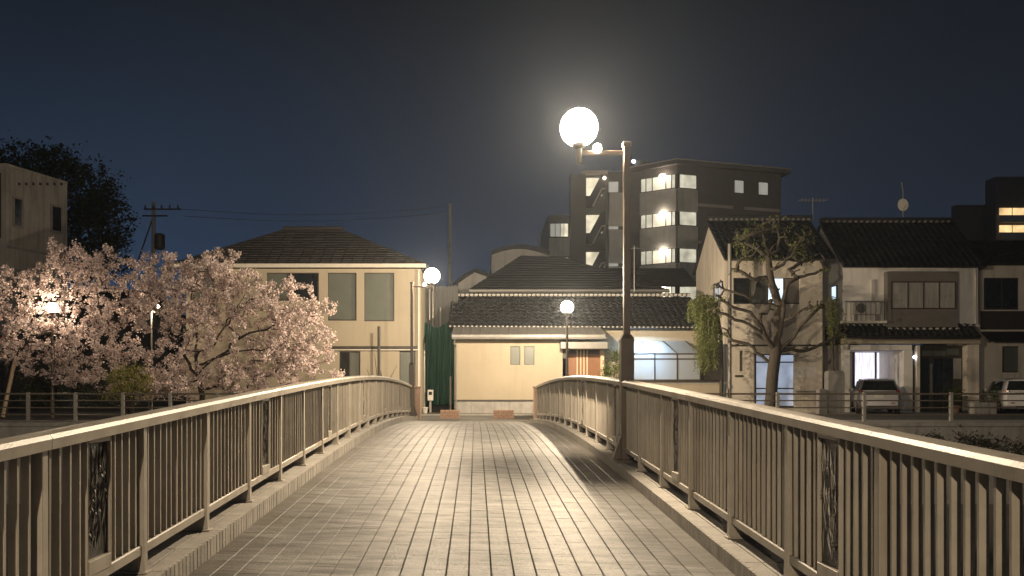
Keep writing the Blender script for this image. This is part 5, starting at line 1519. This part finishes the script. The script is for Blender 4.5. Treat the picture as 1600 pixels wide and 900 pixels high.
limb([(420, 270, .2), (470, 240, .3), (510, 232, .3)], l4 - 5)
limb([(310, 440, .3), (345, 420, .4), (350, 390, .4)], l2 - 8)
limb([(275, 385, .1), (205, 355, .1), (150, 330, .2)], l5 - 4)
rw = random.Random(14)
knob_pts = [T.p[e] for e in limbs]
# short spurs at the pollard heads
tips = []
for e in limbs:
    for _ in range(5):
        d_ = Vector((rw.gauss(0, .5), rw.gauss(0, .5), rw.gauss(.35, .35)))
        tips.append(T.p[e] + d_.normalized() * rw.uniform(.18, .45))
for _ in range(44):
    an = rw.uniform(0, 2 * PI); k_ = rw.uniform(.3, 1)
    tips.append(wp(352 + 145 * k_ * math.cos(an), 150 - 80 * k_ * math.sin(an), rw.uniform(-.8, .8)))
for _ in range(70):
    b_ = T.p[rw.randrange(12, len(T.p))]
    tips.append(b_ + Vector((rw.gauss(0, .16), rw.gauss(0, .16), rw.gauss(.08, .14))))
T.attract(tips, step=.12, lift=.1)
q = T.mesh(.030, 2.3, .28, 8)
for p in knob_pts:
    q.lathe(p - Vector((0, 0, .02)), [(.02, -.11), (.085, -.06), (.1, 0), (.075, .07), (.02, .11)], 7)
q.build('trunk', M['willowbark'], wt, smooth=True)
lv = MB()
def strand(p, L_, rnd, dense=1.0, droop=.9, spread=.55):
    """one hanging twig with narrow leaves"""
    d_ = Vector((rnd.gauss(0, spread), rnd.gauss(0, spread), rnd.uniform(.1, .7)))
    n = int(L_ / .06); q_ = Vector(p)
    for k in range(n):
        d_.z -= droop * .09 * 2; d_.x *= .93; d_.y *= .93
        q_ = q_ + d_.normalized() * .06
        for _ in range(2):
            if rnd.random() > dense: continue
            a = Vector((rnd.gauss(0, .6), rnd.gauss(0, .6), rnd.uniform(-1.2, -.1))).normalized(); s_ = rnd.uniform(.09, .16)
            w_ = a.orthogonal().normalized(); w_.rotate(Matrix.Rotation(rnd.uniform(0, 6.28), 3, a)); w_ = w_ * .02
            lv.face([q_, q_ + a * s_ * .5 + w_, q_ + a * s_, q_ + a * s_ * .5 - w_])
for _ in range(44):            # sparse crown over the roof, thickest along its rim
    an = rw.uniform(0, 2 * PI); rr_ = rw.uniform(.55, 1.0) if rw.random() < .8 else rw.random()
    a = wp(352 + 150 * rr_ * math.cos(an), 150 - 85 * rr_ * math.sin(an), rw.uniform(-.7, .7)); strand(a, rw.uniform(.3, .7) + (.5 if abs(math.cos(an)) > .6 else 0), rw, .7, 1.0, .7)
for e in limbs:
    for _ in range(4): strand(T.p[e], rw.uniform(.2, .7), rw, .7)
lv.build('foliage', M['willowleaf'], wt, kind='stuff')
# the long weeping curtain at the left belongs to a second willow standing behind
t = thing('weeping_willow', 'weeping willow whose leafy curtain hangs beside the lit sunroom', 'tree', (PX(1112, 34.5), 34.5, G0))
lv = MB()
bx = PX(1126, 34.9)
MB().tube([(bx, 34.9, G0), (bx + .05, 34.9, 1.6), (bx - .02, 34.8, 3.4), at(1118, 474, 34.6), at(1104, 462, 34.4), at(1090, 464, 34.3), at(1080, 474, 34.2)], [.09, .085, .075, .06, .045, .035, .02], 8).build('trunk', M['willowbark'], t, smooth=True)
for _ in range(120):
    px_ = rw.uniform(1077, 1124)
    d0 = abs(px_ - 1102)
    strand(at(px_ + rw.uniform(-3, 3), 462 + d0 * .35 + rw.uniform(-5, 5), 34.3 + rw.uniform(-.45, .45)), (rw.uniform(1.4, 3.3) if 1090 < px_ < 1120 else rw.uniform(.4, 1.1)), rw, .9, 2.2, .2)
lv.build('foliage', M['willowleaf'], t, kind='stuff')
t = thing('weeping_willow', 'thin weeping willow strands in the dark gap beside the white house', 'tree', (PX(1303, 36), 36, G0))
lv = MB(); bx = PX(1303, 36)
MB().tube([(bx, 36, G0), (bx - .05, 36, 2.2), at(1300, 470, 36), at(1296, 462, 36)], [.08, .07, .05, .02], 8).build('trunk', M['willowbark'], t, smooth=True)
for _ in range(30): strand(at(rw.uniform(1290, 1314), rw.uniform(462, 490), 35.9 + rw.uniform(-.3, .3)), rw.uniform(.6, 2.2), rw, .8, 2.0, .25)
lv.build('foliage', M['willowleaf'], t, kind='stuff')

# dark house ends that close the gaps
t = thing('rear_house', 'dark unlit house end behind the leaning cherry tree', 'house', (PX(120, 46), 46, G0))
MB().pbox(60, 262, 486, 646, 46, 50).build('wall', M['greysiding'], t)
course_slope((PX(50, 45.5), 45.5, PZ(488, 45.5)), (PX(270, 45.5), 45.5, PZ(488, 45.5)), (PX(255, 48), 48, PZ(452, 48)), (PX(70, 48), 48, PZ(452, 48)), 10, seed=3).build('roof', M['tile'], t)
t = thing('rear_house', 'dark unlit house end in the gap between the stucco and white houses', 'house', (PX(1300, 46), 46, G0))
MB().pbox(1262, 1340, 430, 646, 46, 50).build('wall', M['greysiding'], t)
MB().pbox(1256, 1346, 418, 429, 45.6, 50).build('roof', M['tile'], t)

# ------------------------------------------------------------------ haze added to give the lamps their halos
hz = MB().box(-262, 262, -125, 265, -4.6, 26)
o = hz.build('haze', bpy.data.materials.new('haze_air')); o['kind'] = 'stuff'
hm = o.data.materials[0]; hm.use_nodes = True
for n_ in list(hm.node_tree.nodes): hm.node_tree.nodes.remove(n_)
ho = hm.node_tree.nodes.new('ShaderNodeOutputMaterial'); hv = hm.node_tree.nodes.new('ShaderNodeVolumePrincipled')
hv.inputs['Color'].default_value = (.78, .88, 1, 1); hv.inputs['Density'].default_value = .00046; hv.inputs['Anisotropy'].default_value = .78
hm.node_tree.links.new(hv.outputs[0], ho.inputs['Volume'])
